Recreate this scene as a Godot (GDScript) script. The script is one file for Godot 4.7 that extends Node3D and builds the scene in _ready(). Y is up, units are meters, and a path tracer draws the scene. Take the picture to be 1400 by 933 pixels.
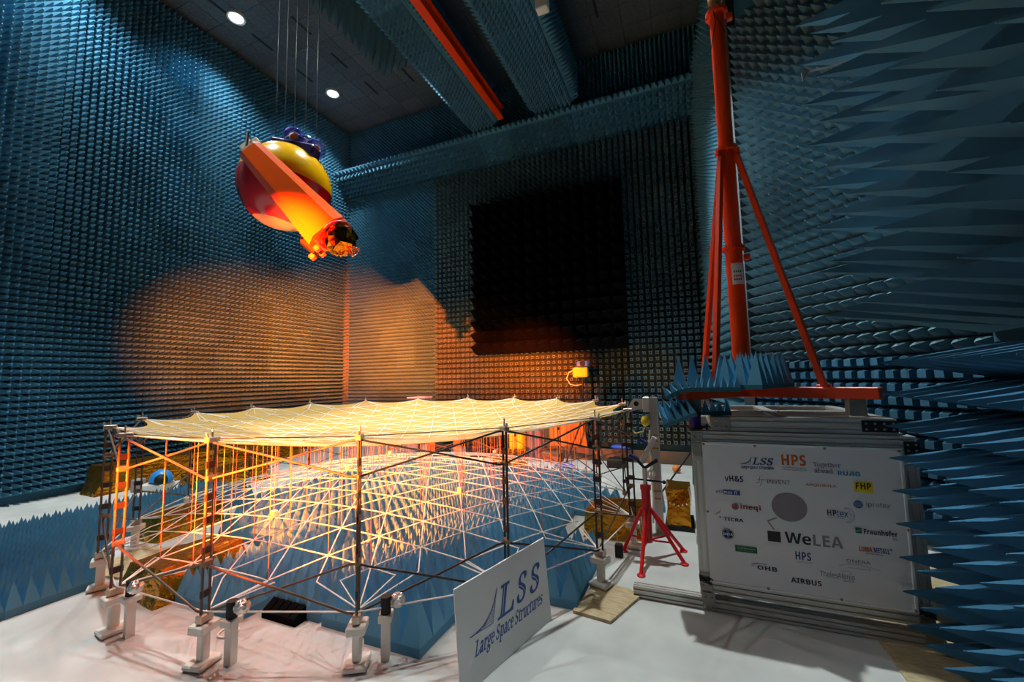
extends Node3D
# A large anechoic test hall: foam-clad walls, a deployable mesh reflector on its ring truss,
# a hanging red and yellow sphere, an orange mast on an aluminium stand with a logo banner.

# ---------------------------------------------------------------- geometry collector
class Geo:
	var v := PackedVector3Array()
	var n := PackedVector3Array()

	func tri(a: Vector3, b: Vector3, c: Vector3) -> void:  # counter-clockwise seen from outside
		var m := (b - a).cross(c - a)
		if m.length_squared() < 1e-18:
			return
		m = m.normalized()
		v.append(a); v.append(c); v.append(b)
		n.append(m); n.append(m); n.append(m)

	func quad(a: Vector3, b: Vector3, c: Vector3, d: Vector3) -> void:
		tri(a, b, c)
		tri(a, c, d)

	func strip(a: Vector3, b: Vector3, c: Vector3, d: Vector3, na: Vector3, nb: Vector3, nc: Vector3, nd: Vector3) -> void:
		v.append(a); v.append(c); v.append(b)
		n.append(na); n.append(nc); n.append(nb)
		v.append(a); v.append(d); v.append(c)
		n.append(na); n.append(nd); n.append(nc)

	func box(c: Vector3, s: Vector3, bs := Basis(), ch := 0.0) -> void:
		var h := s * 0.5
		if ch <= 0.0:
			for ax in 3:
				for sg in [-1.0, 1.0]:
					var e := Vector3(); e[ax] = sg
					var f := Vector3(); f[(ax + 1) % 3] = 1.0
					var g := Vector3(); g[(ax + 2) % 3] = sg
					var o := c + bs * (e * h)
					var p := bs * (f * h)
					var q := bs * (g * h)
					quad(o - p - q, o + p - q, o + p + q, o - p + q)
			return
		# chamfered: three vertices for each corner
		var cor := {}
		for i in 8:
			var sgn := Vector3(1 if i & 1 else -1, 1 if i & 2 else -1, 1 if i & 4 else -1)
			for ax in 3:
				var p := h - Vector3(ch, ch, ch)
				p[ax] = h[ax]
				cor[[i, ax]] = c + bs * (p * sgn)
		for ax in 3:
			var b1 := 1 << ((ax + 1) % 3)
			var b2 := 1 << ((ax + 2) % 3)
			for top in [0, 1]:
				var k: int = (1 << ax) * top
				var q := [cor[[k, ax]], cor[[k | b1, ax]], cor[[k | b1 | b2, ax]], cor[[k | b2, ax]]]
				if top == 0:
					q.reverse()
				quad(q[0], q[1], q[2], q[3])
			for s1 in [0, 1]:
				for s2 in [0, 1]:
					var k0: int = b1 * s1 | b2 * s2
					var k1: int = k0 | (1 << ax)
					var a1 := (ax + 1) % 3
					var a2 := (ax + 2) % 3
					var q := [cor[[k0, a1]], cor[[k0, a2]], cor[[k1, a2]], cor[[k1, a1]]]
					if s1 != s2:
						q.reverse()
					var mid: Vector3 = (q[0] + q[2]) * 0.5 - c
					if (q[1] - q[0]).cross(q[2] - q[0]).dot(mid) < 0.0:
						q.reverse()
					quad(q[0], q[1], q[2], q[3])
		for i in 8:
			var q := [cor[[i, 0]], cor[[i, 1]], cor[[i, 2]]]
			if (q[1] - q[0]).cross(q[2] - q[0]).dot(q[0] - c) < 0.0:
				q.reverse()
			tri(q[0], q[1], q[2])

	func frame_of(d: Vector3) -> Basis:
		var y := d.normalized()
		var x := (Vector3.RIGHT if absf(y.x) < 0.8 else Vector3.BACK)
		x = (x - y * x.dot(y)).normalized()
		return Basis(x, y, x.cross(y))

	func tube(p: Vector3, q: Vector3, r0: float, r1 := -1.0, seg := 8, caps := true) -> void:
		if r1 < 0.0:
			r1 = r0
		var b := frame_of(q - p)
		for i in seg:
			var a0 := TAU * i / seg
			var a1 := TAU * (i + 1) / seg
			var d0 := b.x * cos(a0) + b.z * sin(a0)
			var d1 := b.x * cos(a1) + b.z * sin(a1)
			strip(p + d1 * r0, p + d0 * r0, q + d0 * r1, q + d1 * r1, d1, d0, d0, d1)
			if caps:
				if r0 > 0.0:
					tri(p, p + d0 * r0, p + d1 * r0)
				if r1 > 0.0:
					tri(q, q + d1 * r1, q + d0 * r1)

	func path(pts: Array, r: float, seg := 6) -> void:
		var rings := []
		var b := frame_of(pts[1] - pts[0])
		for i in pts.size():
			var d: Vector3 = (pts[mini(i + 1, pts.size() - 1)] - pts[maxi(i - 1, 0)]).normalized()
			var x := (b.x - d * b.x.dot(d)).normalized()
			b = Basis(x, d, x.cross(d))
			var ring := []
			for k in seg:
				ring.append(b.x * cos(TAU * k / seg) + b.z * sin(TAU * k / seg))
			rings.append(ring)
		for i in pts.size() - 1:
			for k in seg:
				var l := (k + 1) % seg
				strip(pts[i] + rings[i][l] * r, pts[i] + rings[i][k] * r, pts[i + 1] + rings[i + 1][k] * r, pts[i + 1] + rings[i + 1][l] * r,
					rings[i][l], rings[i][k], rings[i + 1][k], rings[i + 1][l])

	func lathe(prof: Array, seg: int, xf := Transform3D()) -> void:  # prof: Vector2(radius, y), upwards
		for j in prof.size() - 1:
			var p0: Vector2 = prof[j]
			var p1: Vector2 = prof[j + 1]
			var pn := Vector2(p1.y - p0.y, p0.x - p1.x).normalized()
			for i in seg:
				var a0 := TAU * i / seg
				var a1 := TAU * (i + 1) / seg
				var d0 := Vector3(cos(a0), 0, -sin(a0))
				var d1 := Vector3(cos(a1), 0, -sin(a1))
				var up := Vector3.UP
				strip(xf * (d0 * p0.x + up * p0.y), xf * (d1 * p0.x + up * p0.y), xf * (d1 * p1.x + up * p1.y), xf * (d0 * p1.x + up * p1.y),
					(xf.basis * (d0 * pn.x + up * pn.y)).normalized(), (xf.basis * (d1 * pn.x + up * pn.y)).normalized(),
					(xf.basis * (d1 * pn.x + up * pn.y)).normalized(), (xf.basis * (d0 * pn.x + up * pn.y)).normalized())

	func ball(c: Vector3, r: Vector3, la0 := -90.0, la1 := 90.0, seg := 16, rings := 8, bs := Basis()) -> void:
		for j in rings:
			var t0 := deg_to_rad(lerpf(la0, la1, float(j) / rings))
			var t1 := deg_to_rad(lerpf(la0, la1, float(j + 1) / rings))
			for i in seg:
				var q := []
				var m := []
				for e in [[i, t0], [i + 1, t0], [i + 1, t1], [i, t1]]:
					var a: float = TAU * e[0] / seg
					var d := Vector3(cos(a) * cos(e[1]), sin(e[1]), -sin(a) * cos(e[1]))
					q.append(c + bs * (d * r))
					m.append((bs * (d / r)).normalized())
				strip(q[0], q[1], q[2], q[3], m[0], m[1], m[2], m[3])

	func ring(c: Vector3, ax: Vector3, rad: float, r: float, seg := 24, sub := 8) -> void:
		var b := frame_of(ax)
		for i in seg:
			for k in sub:
				var q := []
				var m := []
				for e in [[i, k], [i, k + 1], [i + 1, k + 1], [i + 1, k]]:
					var a: float = TAU * e[0] / seg
					var t: float = TAU * e[1] / sub
					var o := b.x * cos(a) + b.z * sin(a)
					var d := o * cos(t) + b.y * sin(t)
					q.append(c + o * rad + d * r)
					m.append(d)
				strip(q[0], q[1], q[2], q[3], m[0], m[1], m[2], m[3])

	func loft(c0: Vector3, b0: Basis, s0: Vector2, c1: Vector3, s1: Vector2, cut := 0.25) -> void:  # chamfered rectangle along b0.y
		var u := [Vector2(-1, -1 + 2 * cut), Vector2(-1 + 2 * cut, -1), Vector2(1 - 2 * cut, -1), Vector2(1, -1 + 2 * cut), Vector2(1, 1 - 2 * cut), Vector2(1 - 2 * cut, 1), Vector2(-1 + 2 * cut, 1), Vector2(-1, 1 - 2 * cut)]
		for i in 8:
			var k := (i + 1) % 8
			var p: Vector2 = u[i] * s0 * 0.5
			var q: Vector2 = u[k] * s0 * 0.5
			var p2: Vector2 = u[i] * s1 * 0.5
			var q2: Vector2 = u[k] * s1 * 0.5
			var A := c0 + b0.x * p.x - b0.z * p.y
			var Bq := c0 + b0.x * q.x - b0.z * q.y
			var C := c1 + b0.x * q2.x - b0.z * q2.y
			var D := c1 + b0.x * p2.x - b0.z * p2.y
			quad(A, Bq, C, D)
			tri(c0, Bq, A)
			tri(c1, D, C)

	func pyramid(w: float, base: float, h: float, tip: float, hollow := 0.0) -> void:  # axis +y, standing on y = 0
		var a := w * 0.5
		var t := tip * 0.5
		var c := [Vector3(-a, 0, -a), Vector3(-a, 0, a), Vector3(a, 0, a), Vector3(a, 0, -a)]
		for i in 4:
			var k := (i + 1) % 4
			var b0: Vector3 = c[i] + Vector3(0, base, 0)
			var b1: Vector3 = c[k] + Vector3(0, base, 0)
			if base > 0.0:
				quad(c[i], c[k], b1, b0)
			var t0 := Vector3(signf(c[i].x) * t, base + h, signf(c[i].z) * t)
			var t1 := Vector3(signf(c[k].x) * t, base + h, signf(c[k].z) * t)
			quad(b0, b1, t1, t0)
			if t > 0.0:
				if hollow > 0.0:
					var g := t - hollow
					var r0 := Vector3(signf(c[i].x) * g, base + h, signf(c[i].z) * g)
					var r1 := Vector3(signf(c[k].x) * g, base + h, signf(c[k].z) * g)
					var dn := Vector3(0, -h * 0.45, 0)
					quad(t0, t1, r1, r0)
					quad(r0, r1, r1 + dn, r0 + dn)
					tri(Vector3(0, base + h * 0.55, 0), r0 + dn, r1 + dn)
				else:
					tri(Vector3(0, base + h, 0), t0, t1)

	func prism(poly: PackedVector2Array, xf: Transform3D, depth: float) -> void:  # poly counter-clockwise in xy, extruded along +z of xf
		var m := poly.size()
		var zz := Vector3(0, 0, depth)
		for i in m:
			var a := Vector3(poly[i].x, poly[i].y, 0)
			var b := Vector3(poly[(i + 1) % m].x, poly[(i + 1) % m].y, 0)
			quad(xf * a, xf * b, xf * (b + zz), xf * (a + zz))
		var t := Geometry2D.triangulate_polygon(poly)
		for i in range(0, t.size(), 3):
			var q := [poly[t[i]], poly[t[i + 1]], poly[t[i + 2]]]
			if (q[1] - q[0]).cross(q[2] - q[0]) < 0.0:
				q.reverse()
			var w := []
			for p in q:
				w.append(Vector3(p.x, p.y, 0))
			tri(xf * w[2], xf * w[1], xf * w[0])
			tri(xf * (w[0] + zz), xf * (w[1] + zz), xf * (w[2] + zz))

	func mesh() -> ArrayMesh:
		var arr := []
		arr.resize(Mesh.ARRAY_MAX)
		arr[Mesh.ARRAY_VERTEX] = v
		arr[Mesh.ARRAY_NORMAL] = n
		var m := ArrayMesh.new()
		m.add_surface_from_arrays(Mesh.PRIMITIVE_TRIANGLES, arr)
		return m

# ---------------------------------------------------------------- naming, tagging
var used := {}
var rng := RandomNumberGenerator.new()
var M := {}
var cam_basis: Basis
const EYE := Vector3(0, 1.7, 0)
const FOCAL := 564.0

func numbered(parent: Node, called: String) -> String:
	var key := str(parent.get_instance_id()) + called
	var k: int = used.get(key, 0)
	used[key] = k + 1
	return called if k == 0 else "%s_%03d" % [called, k]

func put(o: Node, called: String, parent: Node = self) -> Node:
	o.name = numbered(parent, called)
	parent.add_child(o, true)
	return o

func tag(o: Node, label: String, category: String, group := "") -> Node:
	o.set_meta("label", label)
	o.set_meta("category", category)
	if group != "":
		o.set_meta("group", group)
	return o

func thing(called: String, label: String, category: String, at := Vector3.ZERO, turn := 0.0, group := "") -> Node3D:
	var o := Node3D.new()
	put(o, called)
	o.position = at
	o.rotation.y = turn
	tag(o, label, category, group)
	return o

func part(called: String, g, m: Material, parent: Node = self) -> MeshInstance3D:
	var o := MeshInstance3D.new()
	o.mesh = g.mesh() if g is Geo else g
	o.material_override = m
	put(o, called, parent)
	return o

func struct(called: String, g, m: Material) -> MeshInstance3D:
	var o := part(called, g, m)
	o.set_meta("kind", "structure")
	return o

func mat(c: Color, rough := 0.7, metal := 0.0, spec := 0.5) -> StandardMaterial3D:
	var m := StandardMaterial3D.new()
	m.albedo_color = c
	m.roughness = rough
	m.metallic = metal
	m.metallic_specular = spec
	return m

func c8(r: int, g: int, b: int) -> Color:
	return Color8(r, g, b)

func pixel(p: Vector3) -> Vector3:  # where a point falls in the 1400 x 933 frame, and its depth
	var q := cam_basis.inverse() * (p - EYE)
	if q.z > -0.05:
		return Vector3(-9999, -9999, -1)
	return Vector3(700 + FOCAL * q.x / -q.z, 466.5 - FOCAL * q.y / -q.z, -q.z)

func at(x: float, y: float, depth: float) -> Vector3:  # the point seen at a pixel, that far ahead of the camera
	return EYE + cam_basis * Vector3((x - 700) / FOCAL, (466.5 - y) / FOCAL, -1) * depth

func noise_tex(freq: float, lo: Color, hi: Color, sd := 1, size := 512) -> NoiseTexture2D:
	var f := FastNoiseLite.new()
	f.seed = sd
	f.noise_type = FastNoiseLite.TYPE_SIMPLEX_SMOOTH
	f.frequency = freq
	f.fractal_octaves = 5
	var t := NoiseTexture2D.new()
	t.width = size
	t.height = size
	t.seamless = true
	t.noise = f
	var r := Gradient.new()
	r.set_color(0, lo)
	r.set_color(1, hi)
	t.color_ramp = r
	return t

# ---------------------------------------------------------------- foam
const FOAM := Color(0.07, 0.213, 0.325)  # linear
var foam_tones := []
var foam_multi: StandardMaterial3D
var foam_base: StandardMaterial3D

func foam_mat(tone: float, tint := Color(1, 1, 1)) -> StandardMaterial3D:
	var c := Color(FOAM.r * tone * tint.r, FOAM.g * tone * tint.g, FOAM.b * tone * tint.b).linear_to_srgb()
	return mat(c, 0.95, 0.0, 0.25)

func foam_field(parent: Node, o: Vector3, u: Vector3, v: Vector3, nrm: Vector3, nu: int, nv: int, pitch: float, m: Mesh, singles: int, tint := Color(1, 1, 1), keep = null, vpitch := 0.0, cells := 6) -> void:
	var vp := vpitch if vpitch > 0.0 else pitch
	var bs := Basis(u, nrm, u.cross(nrm))
	var spots := []
	var gx := 0
	for i in nu:
		for j in nv:
			var p := o + u * ((i + 0.5) * pitch) + v * ((j + 0.5) * vp)
			if keep != null and not keep.call(p):
				continue
			var tone := 0.86 + 0.28 * fposmod(sin((i / cells) * 12.9898 + (j / cells) * 78.233) * 43758.5453, 1.0)
			tone *= 0.96 + 0.08 * rng.randf()
			var q := pixel(p)
			var seen := q.z > 0 and q.x > -20 and q.x < 1420 and q.y > -20 and q.y < 953
			spots.append([q.z if seen else 1000.0 + p.length(), p, tone, i, j])
	spots.sort_custom(func(a, b): return a[0] < b[0] if a[0] != b[0] else (a[3] < b[3] if a[3] != b[3] else a[4] < b[4]))
	var mats := []
	for k in 5:
		mats.append(foam_mat(0.86 + 0.07 * k, tint))
	var n1 := mini(singles, spots.size())
	for k in n1:
		var s: Array = spots[k]
		var e := MeshInstance3D.new()
		e.mesh = m
		e.material_override = mats[clampi(roundi((s[2] - 0.86) / 0.07), 0, 4)]
		e.transform = Transform3D(bs.rotated(nrm, rng.randf_range(-0.02, 0.02)), s[1])
		put(e, "foam_pyramid", parent)
	if spots.size() > n1:
		var mm := MultiMesh.new()
		mm.transform_format = MultiMesh.TRANSFORM_3D
		mm.use_colors = true
		mm.mesh = m
		mm.instance_count = spots.size() - n1
		for k in range(n1, spots.size()):
			var s: Array = spots[k]
			mm.set_instance_transform(k - n1, Transform3D(bs, s[1]))
			mm.set_instance_color(k - n1, Color(FOAM.r * s[2] * tint.r, FOAM.g * s[2] * tint.g, FOAM.b * s[2] * tint.b))
		var e := MultiMeshInstance3D.new()
		e.multimesh = mm
		e.material_override = foam_multi
		e.set_meta("kind", "stuff")
		put(e, "foam_pyramids", parent)

func pyr_mesh(w: float, base: float, h: float, tip := 0.0, hollow := 0.0) -> ArrayMesh:
	var g := Geo.new()
	g.pyramid(w, base, h, tip, hollow)
	return g.mesh()

# ---------------------------------------------------------------- lamps
func ceiling_lamp(p: Vector3, label: String, energy: float, col: Color, angle := 70.0, aim := Vector3.DOWN) -> Node3D:
	var t := thing("ceiling_lamp", label, "lamp", p, 0.0, "round ceiling lamps")
	var g := Geo.new()
	g.lathe([Vector2(0.0, -0.05), Vector2(0.135, -0.05), Vector2(0.17, -0.06), Vector2(0.18, 0.0)], 24)
	part("housing", g, M.lamp_trim, t)
	g = Geo.new()
	g.ball(Vector3(0, -0.05, 0), Vector3(0.13, 0.035, 0.13), -90, 0, 20, 4)
	part("lamp_lens", g, M.lamp_glow, t)
	var l := SpotLight3D.new()
	l.light_energy = energy
	l.light_color = col
	l.light_size = 0.09
	l.spot_range = 40
	l.spot_attenuation = 2
	l.spot_angle = angle
	l.spot_angle_attenuation = 0.6
	l.shadow_enabled = true
	put(l, "lamp_light", t)
	l.position = Vector3(0, -0.12, 0)
	l.look_at_from_position(p + Vector3(0, -0.12, 0), p + aim * 5.0, Vector3.BACK if absf(aim.y) > 0.95 else Vector3.UP)
	return t

func added_amber_lamp(parent: Node3D, p: Vector3, target: Vector3, energy: float, col: Color, angle: float, soft: float) -> void:  # added amber lamp out of view, for the glow on walls and foam
	var d := (target - p).normalized()
	var g := Geo.new()
	var b := g.frame_of(d)
	g.lathe([Vector2(0.0, -0.3), Vector2(0.08, -0.3), Vector2(0.1, -0.2), Vector2(0.11, 0.0), Vector2(0.095, 0.0)], 20, Transform3D(b, p))
	part("lamp_can", g, M.black_metal, parent)
	g = Geo.new()
	g.lathe([Vector2(0.095, -0.012), Vector2(0.06, 0.0), Vector2(0.0, 0.004)], 20, Transform3D(b, p))
	part("lamp_lens", g, M.amber_glow, parent)
	g = Geo.new()
	g.path([p + b.x * 0.13 - d * 0.1, p + b.x * 0.13 - d * 0.1 + Vector3(0, -0.16, 0), p - b.x * 0.13 - d * 0.1 + Vector3(0, -0.16, 0), p - b.x * 0.13 - d * 0.1], 0.01)
	part("lamp_yoke", g, M.black_metal, parent)
	var l := SpotLight3D.new()
	l.light_energy = energy
	l.light_color = col
	l.light_size = 0.03
	l.spot_range = 40
	l.spot_attenuation = 2
	l.spot_angle = angle
	l.spot_angle_attenuation = soft
	l.shadow_enabled = true
	put(l, "lamp_light", parent)
	l.look_at_from_position(p + d * 0.03, target, Vector3.UP)

# ================================================================ the scene
func _ready() -> void:
	rng.seed = 20
	# ---- camera
	cam_basis = Basis(Vector3.UP, deg_to_rad(22.744)) * Basis(Vector3.RIGHT, deg_to_rad(5.235)) * Basis(Vector3.BACK, deg_to_rad(-1.254))
	var cam := Camera3D.new()
	cam.transform = Transform3D(cam_basis, EYE)
	cam.fov = rad_to_deg(2.0 * atan(466.5 / FOCAL))
	cam.near = 0.05
	cam.far = 60
	put(cam, "camera")
	cam.current = true
	# ---- surroundings and exposure: a closed hall, no daylight
	var env := Environment.new()
	env.background_mode = Environment.BG_COLOR
	env.background_color = Color(0, 0, 0)
	env.tonemap_mode = Environment.TONE_MAPPER_LINEAR
	env.tonemap_exposure = 1.0
	env.sdfgi_enabled = true
	env.ssao_enabled = true
	env.ssil_enabled = true
	var we := WorldEnvironment.new()
	we.environment = env
	put(we, "surroundings")
	materials()
	# ---- lights: the hall's ceiling lamps and added amber lamps out of view
	var white := Color(0.955, 1.0, 0.985)
	ceiling_lamp(Vector3(-8.276, 9.4, -5.181), "bright round ceiling lamp near the left wall, the nearer of the two in view", 16, white, 60)
	var far_lamp := ceiling_lamp(Vector3(-8.248, 9.4, -7.725), "bright round ceiling lamp near the left wall, the farther one by the corner", 14, white, 60)
	ceiling_lamp(Vector3(-8.26, 9.4, -2.64), "round ceiling lamp by the left wall, outside the picture on the camera's side", 24, white, 60)
	ceiling_lamp(Vector3(-3.4, 9.4, -4.8), "round ceiling lamp between the crane girders above the reflector", 400, white, 23)
	ceiling_lamp(Vector3(-0.8, 9.4, -5.4), "round ceiling lamp above the far end of the reflector, right of the girders", 58, white, 35)
	ceiling_lamp(Vector3(-5.6, 9.4, -2.4), "round ceiling lamp left of the girders above the front of the reflector", 50, white, 33)
	ceiling_lamp(Vector3(-2.4, 9.4, 1.4), "round ceiling lamp behind the camera's left shoulder", 215, white, 27, Vector3(0.9, -9.4, -4.6).normalized())
	var beam := SpotLight3D.new()  # added narrow beam at the far lamp, only to brighten the angled wall
	beam.light_energy = 280
	beam.light_color = white
	beam.light_size = 0.06
	beam.spot_range = 40
	beam.spot_attenuation = 2
	beam.spot_angle = 12
	beam.spot_angle_attenuation = 0.9
	beam.shadow_enabled = true
	put(beam, "added_wall_beam", far_lamp)
	beam.look_at_from_position(Vector3(-8.248, 9.28, -7.725), Vector3(1.5, 4.2, -6.2), Vector3.UP)
	var amber := Color(1.0, 0.1, 0.005).linear_to_srgb()
	var st := thing("added_light_stand", "added unseen black stand with a row of amber lamps, left of the camera", "added light", Vector3.ZERO)
	var g := Geo.new()
	g.tube(Vector3(-2.6, 0.02, 0.3), Vector3(-2.6, 3.1, 0.3), 0.02)
	g.tube(Vector3(-3.1, 3.0, 0.3), Vector3(-2.1, 3.0, 0.3), 0.016)
	g.tube(Vector3(-2.9, 1.1, 0.3), Vector3(-2.3, 1.1, 0.3), 0.016)
	for k in 3:
		var a := TAU * k / 3.0 + 0.4
		g.tube(Vector3(-2.6, 0.5, 0.3), Vector3(-2.6 + cos(a) * 0.45, 0.02, 0.3 + sin(a) * 0.45), 0.014)
	part("stand_pole", g, M.black_metal, st)
	for q in [[-3.05, -9.3, -6.6, 2.4, 560.0, 14.5], [-2.75, -9.0, -9.2, 2.5, 900.0, 14.5], [-2.45, -6.5, -9.4, 2.6, 1200.0, 13.5], [-2.15, -3.4, -9.4, 1.4, 1500.0, 10.5]]:
		added_amber_lamp(st, Vector3(q[0], 3.05, 0.2), Vector3(q[1], q[3], q[2]), q[4], amber, q[5], 1.0)
	# added unseen flap that keeps the upper lamps off the reflector
	g = Geo.new()
	g.box(Vector3(-2.72, 2.955, -0.14), Vector3(1.3, 0.004, 0.34))
	part("added_light_flap", g, M.black_metal, st)
	for q in [[-2.85, -4.2, -3.9], [-2.35, -2.7, -4.1]]:
		added_amber_lamp(st, Vector3(q[0], 1.25, 0.2), Vector3(q[1], 0.6, q[2]), 300, Color(1.0, 0.125, 0.008).linear_to_srgb(), 13, 1.0)
	added_amber_lamp(st, Vector3(-2.6, 1.3, 0.2), Vector3(-3.1, 1.3, -2.0), 60, Color(1.0, 0.3, 0.03).linear_to_srgb(), 16, 0.6)  # added for the orange glow on the front posts, like the next one
	added_amber_lamp(st, Vector3(-2.2, 1.3, 0.2), Vector3(-1.92, 1.25, -2.06), 60, Color(1.0, 0.3, 0.03).linear_to_srgb(), 9, 0.6)

	hall()
	crane()
	front_foam()
	floor_foam()
	reflector()
	stands()
	hanging_sphere()
	logo_stand()
	mast()
	sign_board()
	small_things()
	back_things()

func materials() -> void:
	M.lamp_trim = mat(c8(190, 190, 190), 0.4, 0.3)
	M.lamp_glow = mat(c8(255, 255, 255), 0.3)
	M.lamp_glow.emission_enabled = true
	M.lamp_glow.emission = c8(255, 252, 245)
	M.lamp_glow.emission_energy_multiplier = 6.0
	M.amber_glow = mat(c8(255, 190, 90), 0.3)
	M.amber_glow.emission_enabled = true
	M.amber_glow.emission = c8(255, 150, 40)
	M.amber_glow.emission_energy_multiplier = 3.0
	M.black_metal = mat(c8(22, 22, 24), 0.45, 0.3)
	M.black = mat(c8(14, 14, 15), 0.7)
	M.carbon_amber_lit = mat(c8(92, 76, 62), 0.42)  # lighter carbon: amber light mixed into the colour of front and left posts
	M.carbon_dark = mat(c8(36, 32, 30), 0.42)
	M.plate = mat(c8(40, 26, 22), 0.5)
	M.joint = mat(c8(196, 176, 160), 0.4, 0.5)
	M.joint_dark = mat(c8(140, 118, 100), 0.45, 0.4)
	M.alu = mat(c8(200, 197, 192), 0.4, 0.35)
	M.alu_plate = mat(c8(160, 155, 148), 0.42, 0.6)
	M.rivet = mat(c8(150, 148, 145), 0.3, 0.8)
	M.white_board = mat(c8(232, 231, 232), 0.45)
	M.banner = mat(c8(226, 223, 226), 0.6)
	M.white_plastic = mat(c8(225, 222, 216), 0.5)
	M.grey_plastic = mat(c8(150, 148, 146), 0.6)
	M.orange = mat(c8(242, 66, 4), 0.36)
	M.red = mat(c8(206, 14, 26), 0.32)
	M.line = mat(c8(245, 240, 235), 0.55)
	M.tie = mat(c8(196, 130, 90), 0.6)
	M.cable = mat(c8(30, 28, 27), 0.6)
	M.wire = mat(c8(60, 62, 64), 0.4, 0.5)
	M.rope = mat(c8(215, 190, 130), 0.7)
	M.wood = mat(c8(205, 188, 158), 0.7)
	M.wood.albedo_texture = noise_tex(0.012, c8(205, 196, 180), c8(255, 250, 240), 4)
	M.wood.uv1_triplanar = true
	M.wood.uv1_scale = Vector3(1.5, 1.5, 6)
	M.plank = mat(c8(176, 128, 70), 0.6)
	M.floor = mat(c8(204, 204, 203), 0.55)
	M.floor.albedo_texture = noise_tex(0.01, c8(226, 226, 226), c8(255, 255, 255), 9)
	M.floor.uv1_triplanar = true
	M.floor.uv1_scale = Vector3(0.35, 0.35, 0.35)
	M.concrete = mat(c8(70, 74, 78), 0.85)
	M.concrete.albedo_texture = noise_tex(0.02, c8(200, 200, 200), c8(255, 255, 255), 5)
	M.concrete.uv1_triplanar = true
	M.foil = mat(c8(206, 140, 38), 0.26, 0.95)
	var fb := FastNoiseLite.new()
	fb.seed = 3
	fb.frequency = 0.03
	fb.fractal_octaves = 4
	var bump := NoiseTexture2D.new()
	bump.width = 512
	bump.height = 512
	bump.seamless = true
	bump.as_normal_map = true
	bump.bump_strength = 7.0
	bump.noise = fb
	M.foil.normal_enabled = true
	M.foil.normal_texture = bump
	M.foil.normal_scale = 0.5
	M.foil.uv1_triplanar = true
	M.foil.uv1_scale = Vector3(0.9, 0.9, 0.9)
	M.foil_smooth = mat(c8(200, 118, 30), 0.11, 1.0)
	M.silver_foil = mat(c8(225, 220, 215), 0.4, 0.9)
	M.mesh = mat(c8(255, 206, 112), 0.55, 0.1)
	M.mesh.backlight_enabled = true
	M.mesh.backlight = Color(0.5, 0.38, 0.2)
	M.mesh.albedo_color.a = 0.56
	M.mesh.transparency = BaseMaterial3D.TRANSPARENCY_ALPHA
	M.mesh.cull_mode = BaseMaterial3D.CULL_DISABLED
	foam_multi = mat(Color(1, 1, 1), 0.95, 0.0, 0.25)
	foam_multi.vertex_color_use_as_albedo = true
	M.foam_base = foam_mat(0.75)
	M.foam_dark = foam_mat(0.28)
	M.foam = foam_mat(1.0)
	M.black_foam = mat(c8(10, 10, 12), 0.95, 0.0, 0.2)
	M.trim = mat(c8(84, 104, 114), 0.7)

# ---------------------------------------------------------------- hall shell
func slab(called: String, lo: Vector3, hi: Vector3, m: Material) -> MeshInstance3D:
	var g := Geo.new()
	g.box((lo + hi) * 0.5, hi - lo)
	return struct(called, g, m)

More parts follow.
